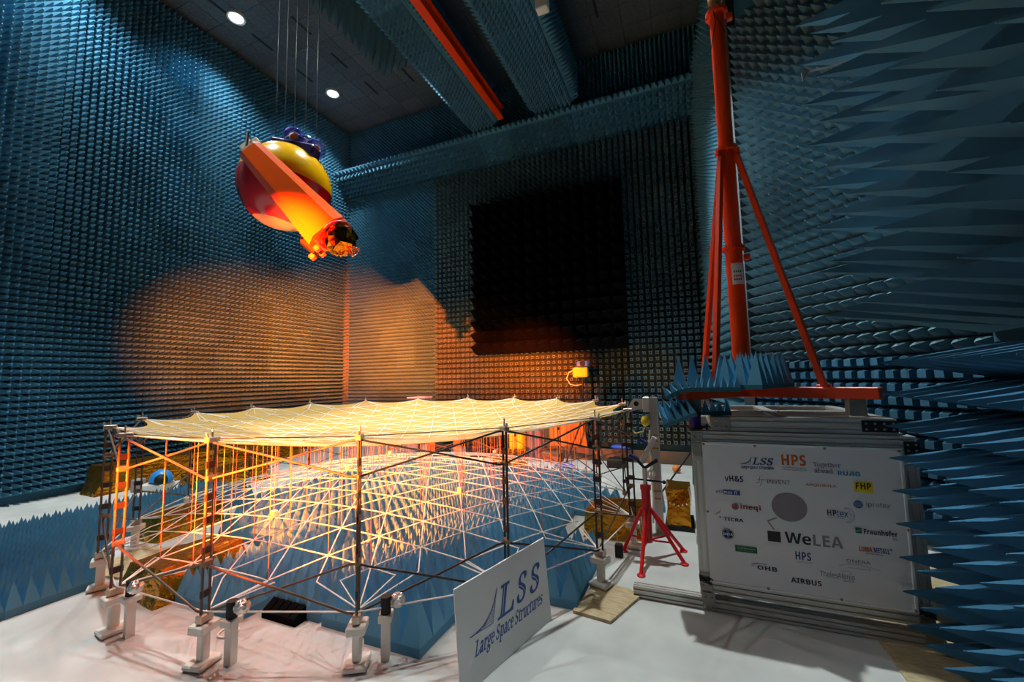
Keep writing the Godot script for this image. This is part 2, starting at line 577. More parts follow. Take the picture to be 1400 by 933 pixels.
func hall() -> void:
	var X := Vector3.RIGHT
	var Y := Vector3.UP
	var Z := Vector3.BACK
	slab("floor", Vector3(-9.8, -0.2, -9.8), Vector3(4.2, 0.0, 3.4), M.floor)
	var ce := slab("ceiling", Vector3(-9.6, 9.44, -9.7), Vector3(3.2, 9.7, 3.2), M.concrete)
	# ceiling tiles with open joints, as far as the picture shows them
	var tile := Geo.new()
	tile.box(Vector3(0, -0.02, 0), Vector3(0.6, 0.04, 0.6), Basis(), 0.006)
	var tm := tile.mesh()
	var tones := []
	for k in 4:
		var mm: StandardMaterial3D = M.concrete.duplicate()
		mm.albedo_color = Color8(84 + 3 * k, 96 + 3 * k, 106 + 3 * k)
		tones.append(mm)
	for i in 20:
		for j in 12:
			var p := Vector3(-9.06 + i * 0.606, 9.44, -9.12 + j * 0.606)
			if p.x > 2.4 or pixel(p).y < -60 or pixel(p).z < 0:
				continue
			var e := part("ceiling_tile", tm, tones[rng.randi() % 4], ce)
			e.position = p
	var slot := Geo.new()
	slot.box(Vector3(0, 0, 0), Vector3(0.05, 0.012, 0.5))
	var sm := slot.mesh()
	for q in [[412, 35], [359, 58], [464, 83], [416, 103], [508, 121], [558, 103], [295, 7], [814, 11]]:
		var d := at(q[0], q[1], 1.0) - EYE
		var p: Vector3 = EYE + d * ((9.395 - 1.7) / d.y)
		var e := part("ceiling_slot", sm, M.black, ce)
		e.position = p
	# long foam pyramids hanging from the ceiling between and beside the girders
	foam_field(ce, Vector3(-6.2, 9.4, -7.3), X, Z, -Y, 21, 22, 0.2, pyr_mesh(0.2, 0.04, 0.6), 250, Color(1.3, 1.0, 0.85), func(p): return not (p.x > -4.8 and p.x < -3.58 or p.x > -3.1 and p.x < -1.8))
	# left wall
	var p10 := pyr_mesh(0.1, 0.02, 0.2, 0.016)
	var wl := slab("wall_left", Vector3(-9.6, 0, -9.7), Vector3(-9.37, 9.5, 3.2), M.foam_base)
	foam_field(wl, Vector3(-9.37, 0.12, -9.3), Y, Z, X, 92, 76, 0.1, p10, 300)
	# back wall: finer foam in its left part, coarser hollow-tipped foam right of it
	var p13 := pyr_mesh(0.134, 0.03, 0.22, 0.062, 0.014)
	var wb := slab("wall_back", Vector3(-9.6, 0, -9.7), Vector3(1.6, 9.5, -9.46), M.foam_dark)
	foam_field(wb, Vector3(-9.2, 0.25, -9.46), Y, X, Z, 70, 31, 0.1, p10, 0)
	foam_field(wb, Vector3(-6.1, 0.25, -9.46), Y, X, Z, 52, 50, 0.134, p13, 300, Color(1.0, 0.62, 0.5), func(p): return not (p.x > -4.74 and p.x < -1.14 and p.y > 2.36 and p.y < 6.02))  # greyer foam; its tint also carries the weak light on this wall
	foam_field(wb, Vector3(-9.2, 7.95, -9.46), Y, X, Z, 14, 99, 0.1, p10, 0)
	# black square of large pyramids
	var bp := thing("black_absorber_panel", "large black square of big pyramids in the middle of the back wall", "absorber panel")
	var g := Geo.new()
	g.box(Vector3(-2.94, 4.19, -9.26), Vector3(3.66, 3.76, 0.36))
	part("backing", g, M.black_foam, bp)
	var pm := pyr_mesh(0.281, 0.03, 0.55)
	for i in 13:
		for j in 13:
			var e := part("foam_pyramid", pm, M.black_foam, bp)
			e.transform = Transform3D(Basis(X, Z, X.cross(Z)), Vector3(-4.77 + 0.1405 + i * 0.281, 2.31 + 0.1445 + j * 0.289, -9.08))
	# corner post and a low brown board along the back wall
	g = Geo.new()
	g.box(Vector3(-9.27, 3.7, -9.36), Vector3(0.16, 7.1, 0.16), Basis(Y, PI / 4))
	struct("trim_1", g, M.trim)
	# right wall: a strip behind the mast, then an angled foam-clad leaf coming towards the camera
	var A := Vector3(0.62, 0, -9.46)
	var B := Vector3(0.88, 0, -6.95)
	var u1 := (A - B).normalized()
	var n1 := Y.cross(u1)
	if n1.x > 0:
		n1 = -n1
	g = Geo.new()
	g.box((A + B) * 0.5 + Vector3(0, 4.75, 0) - n1 * 0.12, Vector3((A - B).length(), 9.5, 0.24), Basis(u1, Y, u1.cross(Y)))
	var wr := struct("wall_right_back", g, M.foam_base)
	foam_field(wr, B + Vector3(0, 0.1, 0), Y, u1, n1, 60, 18, 0.134, pyr_mesh(0.134, 0.03, 0.26), 200, Color(1.3, 1.1, 1.0))
	var u2 := Vector3(0.616, 0, 0.788)
	var n2 := Vector3(-0.788, 0, 0.616)
	g = Geo.new()
	g.box(B + u2 * 1.75 + Vector3(0, 4.75, 0) - n2 * 0.13, Vector3(3.5, 9.5, 0.26), Basis(u2, Y, u2.cross(Y)))
	var wa := struct("wall_right_angled", g, M.foam_base)
	var wide := Geo.new()
	wide.pyramid(0.134, 0.03, 0.22, 0.008)
	for k in wide.v.size():
		wide.v[k].z *= 1.15
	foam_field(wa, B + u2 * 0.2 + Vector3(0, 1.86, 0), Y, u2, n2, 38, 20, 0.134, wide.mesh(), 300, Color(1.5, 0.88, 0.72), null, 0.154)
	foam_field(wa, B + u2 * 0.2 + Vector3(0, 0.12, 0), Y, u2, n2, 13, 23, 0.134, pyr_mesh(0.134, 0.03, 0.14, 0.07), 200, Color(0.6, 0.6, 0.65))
	g = Geo.new()
	g.box(B + u2 * 0.09 + Vector3(0, 4.2, 0) + n2 * 0.08, Vector3(0.18, 8.4, 0.16), Basis(u2, Y, u2.cross(Y)))
	struct("trim_2", g, mat(c8(52, 62, 70), 0.8))
	slab("wall_right", Vector3(3.0, 0, -4.6), Vector3(3.24, 9.5, 3.2), M.foam_base)
	slab("wall_front", Vector3(-9.6, 0, 3.0), Vector3(3.24, 9.5, 3.24), M.foam_base)
	# plywood laid on the floor at the right
	g = Geo.new()
	g.box(Vector3(1.95, 0.004, -3.6), Vector3(1.86, 0.008, 2.6))
	struct("floor_plywood", g, M.wood)

func front_foam() -> void:
	# the foam-clad jamb right beside the camera: big pyramids above, smaller ones below
	var X := Vector3.RIGHT
	var Y := Vector3.UP
	var Z := Vector3.BACK
	var hi := slab("wall_right_upper", Vector3(2.35, 1.9, -4.66), Vector3(3.0, 9.4, 2.9), M.foam_dark)
	foam_field(hi, Vector3(2.35, 2.0, -4.65), Y, Z, -X, 10, 9, 0.4, pyr_mesh(0.4, 0.05, 1.15, 0.006), 110, Color(1.4, 1.1, 1.02), null, 0.4, 2)  # brighter tint puts light bounced off the floor into the foam colour
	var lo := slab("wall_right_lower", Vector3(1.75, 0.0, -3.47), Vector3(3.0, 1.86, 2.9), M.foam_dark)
	foam_field(lo, Vector3(1.75, 0.05, -3.47), Y, Z, -X, 9, 12, 0.2, pyr_mesh(0.2, 0.04, 0.56, 0.006), 110, Color(0.7, 0.78, 0.9), null, 0.2, 3)  # tint darkened for the shade on faces turned from the lamps

	# a wooden-handled tool stuck between the upper pyramids
	var t := thing("hand_tool", "grey hand tool with a wooden handle stuck between the big dark foam pyramids", "tool")
	var a := at(1106, 98, 3.6)
	var b := at(1150, 88, 3.5)
	var c := at(1216, 77, 3.35)
	var g := Geo.new()
	g.tube(b, c, 0.014, 0.017, 10)
	part("wooden_handle", g, M.plank, t)
	g = Geo.new()
	g.tube(a, b, 0.008, -1, 8)
	part("shaft", g, M.grey_plastic, t)
	g = Geo.new()
	var d := (b - a).normalized()
	var w := Vector3.UP.slide(d).normalized()
	g.prism(PackedVector2Array([Vector2(0.0, -0.012), Vector2(0.045, -0.075), Vector2(0.055, 0.0), Vector2(0.04, 0.06), Vector2(0.0, 0.012)]), Transform3D(Basis(-d, w, (-d).cross(w)), a - (-d).cross(w) * 0.006), 0.012)
	part("blade", g, M.grey_plastic, t)

# ---------------------------------------------------------------- overhead crane
func crane() -> void:
	var X := Vector3.RIGHT
	var Z := Vector3.BACK
	var Y := Vector3.UP
	# runway along the back wall, its face sloping back to the wall
	var t := thing("crane_runway", "foam-clad crane runway running the width of the back wall", "runway beam")
	var g := Geo.new()
	g.prism(PackedVector2Array([Vector2(9.45, 7.9), Vector2(8.8, 7.9), Vector2(8.8, 7.74), Vector2(9.45, 7.24)]), Transform3D(Basis(-Z, Y, X), Vector3(-9.36, 0, 0)), 9.96)
	part("runway_body", g, M.foam_base, t)
	var a := Vector3(0, 7.24, -9.45)
	var b := Vector3(0, 7.74, -8.8)
	var up := (b - a).normalized()
	var nn := X.cross(up)
	if nn.y > 0:
		nn = -nn
	foam_field(t, Vector3(-9.33, a.y, a.z), up, X, nn, 6, 74, 0.134, pyr_mesh(0.13, 0.02, 0.11, 0.02), 0)
	foam_field(t, Vector3(-9.33, 7.75, -8.8), Y, X, Z, 1, 74, 0.134, pyr_mesh(0.13, 0.02, 0.09, 0.03), 0)
	g = Geo.new()
	g.box(Vector3(-4.4, 7.915, -8.95), Vector3(9.9, 0.03, 0.1))
	part("runway_rail", g, M.orange, t)
	# two girders carrying foam underneath
	for k in 2:
		var x0: float = [-4.63, -2.98][k]
		var x1: float = [-3.95, -2.05][k]
		var gt := thing("crane_girder", ["left overhead crane girder clad in blue foam, beside the orange rail", "right overhead crane girder clad in blue foam, wider one with the white box"][k], "crane girder", Vector3.ZERO, 0.0)
		g = Geo.new()
		g.box(Vector3((x0 + x1) / 2, 8.4, -3.3), Vector3(x1 - x0 - 0.02, 0.86, 10.9))
		part("girder_body", g, M.foam_base, gt)
		var nx := int((x1 - x0) / 0.1)
		foam_field(gt, Vector3(x0 + 0.02, 7.97, -8.74), X, Z, -Y, nx, 46, 0.1, pyr_mesh(0.1, 0.02, 0.1, 0.02), 0, Color(1.05, 0.95, 1.0))
		foam_field(gt, Vector3(x0 + 0.01, 7.98, -8.74), Y, Z, -X, 8, 46, 0.1, pyr_mesh(0.1, 0.02, 0.1, 0.02), 0)
		foam_field(gt, Vector3(x1 - 0.01, 7.98, -8.74), Y, Z, X, 8, 46, 0.1, pyr_mesh(0.1, 0.02, 0.16 if k == 1 else 0.06, 0.02), 0)
		g = Geo.new()
		g.box(Vector3((x0 + x1) / 2, 8.3, -8.76), Vector3(x1 - x0 - 0.06, 0.6, 0.03))
		part("end_plate", g, M.plate, gt)
	var rt := thing("crane_rail", "bright orange steel rail alongside the left crane girder", "rail")
	g = Geo.new()
	g.box(Vector3(-3.8, 7.99, -3.4), Vector3(0.16, 0.03, 10.6), Basis(), 0.004)
	part("bottom_flange", g, M.orange, rt)
	g = Geo.new()
	g.box(Vector3(-3.8, 8.12, -3.4), Vector3(0.03, 0.24, 10.6))
	part("web", g, M.orange, rt)
	g = Geo.new()
	g.box(Vector3(-3.8, 8.26, -3.4), Vector3(0.16, 0.03, 10.6), Basis(), 0.004)
	part("top_flange", g, M.orange, rt)
	# white box hung below the right girder
	t = thing("white_box", "small white box hung from the right crane girder near the top edge", "box")
	g = Geo.new()
	g.box(Vector3(-1.86, 7.86, -6.05), Vector3(0.2, 0.22, 0.16), Basis(), 0.012)
	part("housing", g, M.white_plastic, t)
	g = Geo.new()
	g.tube(Vector3(-1.86, 7.97, -6.05), Vector3(-1.95, 8.2, -6.05), 0.012)
	part("bracket", g, M.plate, t)

# ---------------------------------------------------------------- foam panels on the floor
func foam_panel(called: String, label: String, group: String, x0: float, x1: float, z0: float, z1: float, pitch: float, h: float, singles: bool, tint := Color(1.9, 1.85, 1.95)) -> Node3D:
	var nx := maxi(1, roundi((x1 - x0) / pitch))
	var nz := maxi(1, roundi((z1 - z0) / pitch))
	var t := thing(called, label, "foam panel", Vector3((x0 + x1) / 2, 0, (z0 + z1) / 2), 0.0, group)
	var w := nx * pitch
	var d := nz * pitch
	var tone := 0.9 + 0.2 * rng.randf()
	var g := Geo.new()
	g.box(Vector3(0, 0.03, 0), Vector3(w, 0.06, d))
	part("foam_base", g, foam_mat(tone * 0.7, tint), t)
	var m: ArrayMesh = pyr_mesh(pitch, 0.0, h - 0.06)
	foam_field(t, Vector3(-w / 2, 0.06, -d / 2), Vector3.RIGHT, Vector3.BACK, Vector3.UP, nx, nz, pitch, m, 400 if singles else 0, Color(tint.r * tone, tint.g * tone, tint.b * tone), null, 0.0, 40)
	return t

func ordinal(k: int) -> String:
	return ["first", "second", "third", "fourth", "fifth", "sixth", "seventh", "eighth", "ninth", "tenth", "eleventh", "twelfth"][k]

func floor_foam() -> void:
	# left of the reflector
	for i in 4:
		for j in 6:
			var x1 := -4.76 - i * 0.558
			var z1 := -2.06 - (j - 2) * 0.558
			if i == 0 and j > 1:
				continue
			if i == 1 and j > 2:
				continue
			if i > 0:
				x1 -= 0.1
			var z0 := z1 - (0.37 if i == 1 and j == 2 else 0.555)
			foam_panel("foam_panel", "floor foam left of the reflector, %s row going away, %s column from the right" % [ordinal(j), ordinal(i)], "floor foam left of the reflector", x1 - 0.555, x1, z0, z1, 0.0925, 0.26, i < 2 and j < 4, Color(1.45, 1.4, 1.45))
	# single panels along the front
	foam_panel("foam_panel", "low blue floor foam at the front, left end beside the gold box", "front floor foam", -3.81, -3.06, -3.09, -2.09, 0.107, 0.27, true)
	foam_panel("foam_panel", "narrow blue floor foam behind the small black wedges", "front floor foam", -2.96, -2.5, -3.09, -2.33, 0.115, 0.28, true)
	foam_panel("foam_panel", "blue floor foam at the front under the third rim post, behind its stand", "front floor foam", -2.46, -2.06, -3.09, -2.29, 0.133, 0.36, true)
	foam_panel("foam_panel", "blue floor foam with tall pyramids left of the white sign", "front floor foam", -2.035, -1.6, -3.09, -2.27, 0.145, 0.38, true)
	foam_panel("foam_panel", "blue floor foam right of the white sign, beside the pale board", "front floor foam", -1.35, -0.83, -4.0, -3.12, 0.13, 0.3, true)
	# the field below the net
	for i in 9:
		for j in 7:
			var x1 := -0.86 - i * 0.508
			var z1 := -3.12 - j * 0.508
			if i == 0 and j < 4:
				continue
			if i == 0 and j > 4 or i == 8 and (j > 4 or j < 1):
				continue
			foam_panel("foam_panel", "floor foam below the net, %s row from the front, %s from the right" % [ordinal(j), ordinal(i)], "floor foam below the net", x1 - 0.504, x1, z1 - 0.504, z1, 0.126, 0.29, j < 5)
	# single foam wedge by the aluminium post
	foam_panel("foam_panel", "small single blue foam pyramid beyond the gold box by the aluminium post", "", -0.46, -0.34, -5.72, -5.6, 0.12, 0.55, true)
	# black wedges
	var t := thing("black_wedge_block", "small black foam block of wedges on the floor at the front", "foam block", Vector3(-2.79, 0, -2.26))
	var g := Geo.new()
	g.box(Vector3(0, 0.025, 0), Vector3(0.34, 0.05, 0.1))
	part("foam_base", g, M.black_foam, t)
	for k in 5:
		g = Geo.new()
		g.prism(PackedVector2Array([Vector2(-0.05, 0.05), Vector2(0.05, 0.05), Vector2(-0.045, 0.105)]), Transform3D(Basis(Vector3.BACK, Vector3.UP, -Vector3.RIGHT), Vector3(-0.11 + k * 0.068, 0, 0)), 0.058)
		part("wedge", g, M.black_foam, t)

# ---------------------------------------------------------------- the reflector
const RC := Vector3(-3.346, 0, -4.36)
const RX := 2.771
const RZ := 2.681
const TOP := 1.35
const LOW := 0.31
const SAG := 0.33

func rim(k: float, h: float, r := 1.0) -> Vector3:
	var a := 0.332 + k * TAU / 18.0
	return Vector3(RC.x + RX * r * cos(a), h, RC.z + RZ * r * sin(a))

func dish(x: float, z: float, upper: bool) -> float:
	var q := Vector2((x - RC.x) / RX, (z - RC.z) / RZ).length_squared()
	return TOP - SAG * (1.0 - q) if upper else LOW + SAG * (1.0 - q)

func edge(t: float) -> Vector3:  # t in posts; the scalloped edge of the mesh
	var k := floorf(t)
	var f := t - k
	var p := rim(k, 0).lerp(rim(k + 1, 0), f)
	var s := 0.05 * 4.0 * f * (1.0 - f)
	return RC + (p - RC) * (1.0 - s)

func reflector() -> void:
	var t := thing("reflector_antenna", "large round reflector: gold mesh dish over a white net in a ring of posts", "antenna")
	# gold mesh
	var g := Geo.new()
	var rings := 16
	var seg := 18 * 8
	var grid := []
	for i in rings + 1:
		var row := []
		for j in seg:
			var e := edge(j / 8.0)
			var p := RC.lerp(e, float(i) / rings)
			p.y = dish(p.x, p.z, true)
			row.append(p)
		grid.append(row)
	for i in rings:
		for j in seg:
			var l := (j + 1) % seg
			var q := [grid[i][j], grid[i][l], grid[i + 1][l], grid[i + 1][j]]
			var m := []
			for p in q:
				m.append(Vector3(-2 * SAG * (p.x - RC.x) / (RX * RX), 1, -2 * SAG * (p.z - RC.z) / (RZ * RZ)).normalized())
			g.strip(q[0], q[1], q[2], q[3], m[0], m[1], m[2], m[3])
	part("mesh_dish", g, M.mesh, t)
	# tendon nets: three families of lines, each line ending at a rim post
	var s := 0.385
	var fam := [deg_to_rad(-32), deg_to_rad(28), deg_to_rad(88)]
	for lay in 2:
		for f in fam:
			var d := Vector3(sin(f), 0, -cos(f))
			var o := Vector3(d.z, 0, -d.x)
			var step: float = s * 0.866
			for i in range(-7, 8):
				var mid := RC + o * (i * step)
				var off := absf(i * step)
				var half := 2.42 * 2.42 - off * off
				if half < 0.15:
					continue
				half = sqrt(half)
				var pts := []
				var n := 9
				for k in n + 1:
					var p := mid + d * lerpf(-half, half, float(k) / n)
					p.y = dish(p.x, p.z, lay == 0) + (0.006 if lay == 0 else 0.0)
					pts.append(p)
				for e in 2:
					var end: Vector3 = pts[0] if e == 0 else pts[-1]
					var best := 0
					for k in 18:
						if rim(k, end.y).distance_to(end) < rim(best, end.y).distance_to(end):
							best = k
					var q := rim(best, TOP if lay == 0 else LOW, 0.99)
					if e == 0:
						pts.push_front(q)
					else:
						pts.push_back(q)
				g = Geo.new()
				g.path(pts, 0.0036 if lay == 0 else 0.0048, 5)
				part("mesh_tendon" if lay == 0 else "net_tendon", g, M.line, t)
	# vertical ties between the two nets
	var dd := Vector3(sin(fam[0]), 0, -cos(fam[0])) * s
	var ee := Vector3(sin(fam[1]), 0, -cos(fam[1])) * s
	for i in range(-9, 10):
		for j in range(-9, 10):
			var p := RC + dd * i + ee * j
			if Vector2((p.x - RC.x) / RX, (p.z - RC.z) / RZ).length() > 0.9:
				continue
			g = Geo.new()
			g.tube(Vector3(p.x, dish(p.x, p.z, false), p.z), Vector3(p.x, dish(p.x, p.z, true) - 0.005, p.z), 0.0026, -1, 5, false)
			part("tension_tie", g, M.tie, t)
			if (i * 7 + j * 13 + 70) % 17 == 0:
				g = Geo.new()
				g.box(Vector3(p.x, dish(p.x, p.z, false) + 0.03, p.z), Vector3(0.05, 0.06, 0.05), Basis(), 0.006)
				part("net_weight", g, M.white_plastic, t)
	# rim posts, each a ladder of two tubes
	for k in 18:
		var b := rim(k, 0)
		var tn := (rim(k + 0.5, 0) - rim(k - 0.5, 0)).normalized()
		var on := Vector3(tn.z, 0, -tn.x)
		g = Geo.new()
		for sd in [-1.0, 1.0]:
			var o: Vector3 = b + on * (0.026 * sd)
			g.tube(o + Vector3(0, LOW - 0.06, 0), o + Vector3(0, TOP + 0.02, 0), 0.0085, -1, 8)
		var post := part("rim_post", g, M.carbon_dark if k <= 1 or k > 13 else M.carbon_amber_lit, t)
		for y in [0.42, 0.68, 0.86, 1.0, 1.2]:
			g = Geo.new()
			g.box(b + Vector3(0, y, 0), Vector3(0.075, 0.045, 0.014), Basis(on, Vector3.UP, on.cross(Vector3.UP)), 0.003)
			part("bracket_plate", g, M.plate, post)
		g = Geo.new()
		g.box(b + Vector3(0, TOP + 0.005, 0), Vector3(0.09, 0.035, 0.04), Basis(on, Vector3.UP, on.cross(Vector3.UP)), 0.006)
		g.tube(b + Vector3(0, TOP + 0.02, 0), b + Vector3(0, TOP + 0.075, 0), 0.006)
		g.tube(b + on * 0.03 + Vector3(0, TOP + 0.02, 0), b + on * 0.045 + Vector3(0, TOP + 0.05, 0), 0.008)
		part("post_joint", g, M.joint, post)
		g = Geo.new()
		g.box(b + Vector3(0, LOW - 0.03, 0), Vector3(0.09, 0.05, 0.05), Basis(on, Vector3.UP, on.cross(Vector3.UP)), 0.006)
		part("foot_joint", g, M.joint, post)
		for y in [1.105, 0.59]:
			g = Geo.new()
			g.box(b + Vector3(0, y + 0.01, 0), Vector3(0.072, 0.04, 0.026), Basis(on, Vector3.UP, on.cross(Vector3.UP)), 0.008)
			part("sliding_joint", g, M.joint_dark, post)
	# crossing struts and cables in each bay
	for k in 18:
		for lv in [[TOP - 0.01, 1.11], [0.59, LOW - 0.01]]:
			for sw in 2:
				var h0: float = lv[sw]
				var h1: float = lv[1 - sw]
				var p := rim(k, h0)
				var q := rim(k + 1, h1)
				var d := q - p
				var side := d.cross(Vector3.UP).normalized() * (0.012 if sw == 0 else -0.012)
				g = Geo.new()
				g.path([p, p + d * 0.06 + side + Vector3(0, (h1 - h0) * -0.03, 0), p + d * 0.5 + side, q - d * 0.06 + side, q], 0.0075, 6)
				part("diagonal_strut", g, M.carbon_dark if k < 2 or k > 13 else M.carbon_amber_lit, t)
		g = Geo.new()
		g.tube(rim(k, TOP + 0.01), rim(k + 1, TOP + 0.01), 0.0035, -1, 5, false)
		part("rim_cable", g, M.cable, t)
		g = Geo.new()
		g.tube(rim(k, LOW), rim(k + 1, LOW), 0.0055, -1, 5, false)
		part("rim_cable", g, M.line, t)

func stands() -> void:
	var label := {2: "white stand below the rim post in front of the tall blue foam", 3: "white stand below the front rim post beside the low blue foam", 4: "white stand below the rim post at the left gold box", 5: "white stand below the leftmost rim post at the pale board", 6: "white stand below the rim post behind the leftmost one", 0: "white stand on the pale board right of the sign", 17: "white stand below the rim post nearest the aluminium post", 1: "white stand below the rim post hidden behind the sign"}
	for k in label:
		var b := rim(k, 0)
		var tn := (rim(k + 0.5, 0) - rim(k - 0.5, 0)).normalized()
		var on := Vector3(tn.z, 0, -tn.x)
		if on.dot(b - RC) < 0:
			on = -on
		var bs := Basis(on, Vector3.UP, on.cross(Vector3.UP))
		var t := thing("support_stand", label[k], "stand", b, 0.0, "stands below the rim posts")
		var g := Geo.new()
		g.box(Vector3(0, LOW - 0.085, 0), Vector3(0.13, 0.05, 0.11), bs, 0.006)
		part("top_block", g, M.white_plastic, t)
		g = Geo.new()
		g.box(Vector3(0, 0.125, 0), Vector3(0.06, 0.2, 0.05), bs, 0.008)
		part("column", g, M.white_plastic, t)
		g = Geo.new()
		g.box(Vector3(0, 0.022 + (0.02 if k == 0 else 0.0), 0), Vector3(0.16, 0.03, 0.14), bs, 0.008)
		part("foot_plate", g, M.white_plastic, t)
		if k in [2, 3, 4]:
			# drive unit beside the stand
			var along := tn if tn.x > 0 else -tn
			var o := b + along * 0.16 - on * 0.04
			var u := thing("drive_unit", {2: "black drive unit with foil collar by the stand in front of the tall foam", 3: "black drive unit with a crumpled silver foil lump by the front stand", 4: "black drive unit with a foil lump beside the left gold box"}[k], "motor unit", o, 0.0, "drive units by the rim posts")
			g = Geo.new()
			g.box(Vector3(0, 0.25, 0), Vector3(0.1, 0.04, 0.08), bs, 0.005)
			part("white_bracket", g, M.white_plastic, u)
			g = Geo.new()
			g.box(Vector3(0, 0.125, 0), Vector3(0.05, 0.25, 0.05), bs)
			part("column", g, M.white_plastic, u)
			g = Geo.new()
			g.tube(Vector3(0, 0.27, 0), Vector3(0, 0.37, 0), 0.032, -1, 14)
			part("motor", g, M.black, u)
			g = Geo.new()
			lump(g, along * 0.07 + Vector3(0, 0.34, 0), 0.045, 5)
			part("foil_lump", g, M.silver_foil, u)

func lump(g: Geo, c: Vector3, r: float, sd: int, squash := Vector3.ONE) -> void:  # crumpled foil: a faceted ball
	var rr := RandomNumberGenerator.new()
	rr.seed = sd
	var rows := 11
	var cols := 18
	var p := []
	for j in rows + 1:
		var row := []
		for i in cols:
			var t := lerpf(-PI / 2, PI / 2, float(j) / rows)
			var a := TAU * i / cols
			var k := r * rr.randf_range(0.86, 1.08) if j > 0 and j < rows else r * 0.95
			row.append(c + Vector3(cos(a) * cos(t), sin(t), -sin(a) * cos(t)) * k * squash)
		p.append(row)
	for j in rows:
		for i in cols:
			var l := (i + 1) % cols
			if (i + j) % 2 == 0:
				g.quad(p[j][i], p[j][l], p[j + 1][l], p[j + 1][i])
			else:
				g.tri(p[j][i], p[j][l], p[j + 1][i])
				g.tri(p[j][l], p[j + 1][l], p[j + 1][i])

# ---------------------------------------------------------------- the hanging sphere
func hanging_sphere() -> void:
	var right := cam_basis.x
	var up := (Vector3.UP + right * 0.06).normalized()
	var c := at(391, 257, 5.0)
	var t := thing("hanging_model", "hanging red and yellow glossy sphere with an orange boom and gold foil end", "space model", c)
	var r := 0.515
	var ax := (Vector3.UP + right * 0.22).normalized()
	var bx := right - ax * right.dot(ax)
	bx = bx.normalized()
	var bs := Basis(bx, ax, bx.cross(ax))
	var yellow := mat(c8(240, 178, 0), 0.18)
	var red := mat(c8(168, 8, 14), 0.2)
	var beige := mat(c8(196, 160, 128), 0.6)
	var orange := mat(c8(246, 88, 3), 0.2)
	for m in [yellow, red, orange]:
		m.clearcoat_enabled = true
		m.clearcoat = 0.8
		m.clearcoat_roughness = 0.08
	var g := Geo.new()
	g.ball(Vector3.ZERO, Vector3.ONE * r, 6, 90, 40, 16, bs)
	part("yellow_cap", g, yellow, t)
	g = Geo.new()
	g.ball(Vector3.ZERO, Vector3.ONE * r, -60, 6, 40, 16, bs)
	part("red_shell", g, red, t)
	g = Geo.new()
	g.ball(Vector3.ZERO, Vector3.ONE * r * 0.995, -90, -60, 40, 6, bs)
	part("bottom_disc", g, beige, t)
	# boom, tapered, crossing in front of the sphere
	var p0 := at(347, 210, 4.62) - c
	var p1 := at(452, 322, 4.25) - c
	var d := (p1 - p0).normalized()
	var to_eye := (EYE - c).normalized()
	var z := (to_eye - d * to_eye.dot(d)).normalized()
	var lb := Basis(d.cross(z), d, z)
	g = Geo.new()
	g.loft(p0, lb, Vector2(0.27, 0.2), p1, Vector2(0.44, 0.3), 0.2)
	part("orange_boom", g, orange, t)
	g = Geo.new()
	g.loft(p0 - d * 0.03, lb, Vector2(0.25, 0.19), p0, Vector2(0.265, 0.195), 0.2)
	var cap := part("boom_collar", g, mat(c8(150, 80, 50), 0.5), t)
	g = Geo.new()
	g.box(p0 - d * 0.1 + lb.x * 0.0, Vector3(0.15, 0.12, 0.1), lb, 0.01)
	g.box(p0 - d * 0.08 - lb.x * 0.1, Vector3(0.09, 0.1, 0.1), lb, 0.01)
	part("pale_block", g, mat(c8(190, 182, 160), 0.6), cap)
	g = Geo.new()
	g.tube(p0 - d * 0.05 + lb.z * 0.08, p0 - d * 0.2 - lb.x * 0.12 + lb.z * 0.08, 0.014)
	part("rod", g, mat(c8(110, 70, 50), 0.5), cap)
	# gold foil end
	g = Geo.new()
	lump(g, at(464, 327, 4.2) - c, 0.175, 11)
	var ft := part("foil_ball", g, M.foil_smooth, t)
	g = Geo.new()
	g.ring(at(458, 322, 4.2) - c, d, 0.17, 0.012)
	part("red_strap", g, M.red, ft)
	g = Geo.new()
	var tip := at(474, 337, 4.1) - c
	var far := at(486, 345, 4.1) - c
	var fd := (far - tip).normalized()
	var fb := g.frame_of(fd)
	for k in 5:
		var a := TAU * k / 5
		var e := far + (fb.x * cos(a) + fb.z * sin(a)) * 0.055
		var e2 := far + (fb.x * cos(a + TAU / 5) + fb.z * sin(a + TAU / 5)) * 0.055
		g.tube(tip, e, 0.006, -1, 5)
		g.tube(e, e2, 0.006, -1, 5)
	part("small_lattice_cone", g, orange, ft)
	# small arm below the boom
	g = Geo.new()
	var a0 := at(431, 317, 4.25) - c
	var a1 := at(415, 330, 4.25) - c
	var a2 := at(434, 346, 4.2) - c
	g.tube(a0, a1, 0.05, 0.045, 6)
	part("arm", g, M.foil_smooth, t)
	g = Geo.new()
	g.tube(a1, a2, 0.045, 0.05, 10)
	part("arm_tube", g, M.black_metal, t)
	g = Geo.new()
	for k in 3:
		var a := TAU * k / 3
		g.box(a2 + (lb.x * cos(a) + lb.z * sin(a)) * 0.06, Vector3(0.06, 0.06, 0.06), lb, 0.01)
	part("thruster_block", g, mat(c8(170, 80, 40), 0.4), t)
	# transparent blue wheels and frame on top
	var blue := mat(Color(0.22, 0.26, 0.75, 0.55), 0.1)
	blue.transparency = BaseMaterial3D.TRANSPARENCY_ALPHA
	var navy := mat(c8(44, 40, 120), 0.3)
	var w0 := at(376, 205, 5.0) - c
	var w1 := at(402, 188, 4.9) - c
	var w2 := at(432, 204, 5.0) - c
	g = Geo.new()
	g.tube(w0 + up * 0.06, w1 + up * 0.06, 0.012)
	g.tube(w1 + up * 0.06, w2 + up * 0.04, 0.012)
	part("top_bar", g, M.alu, t)
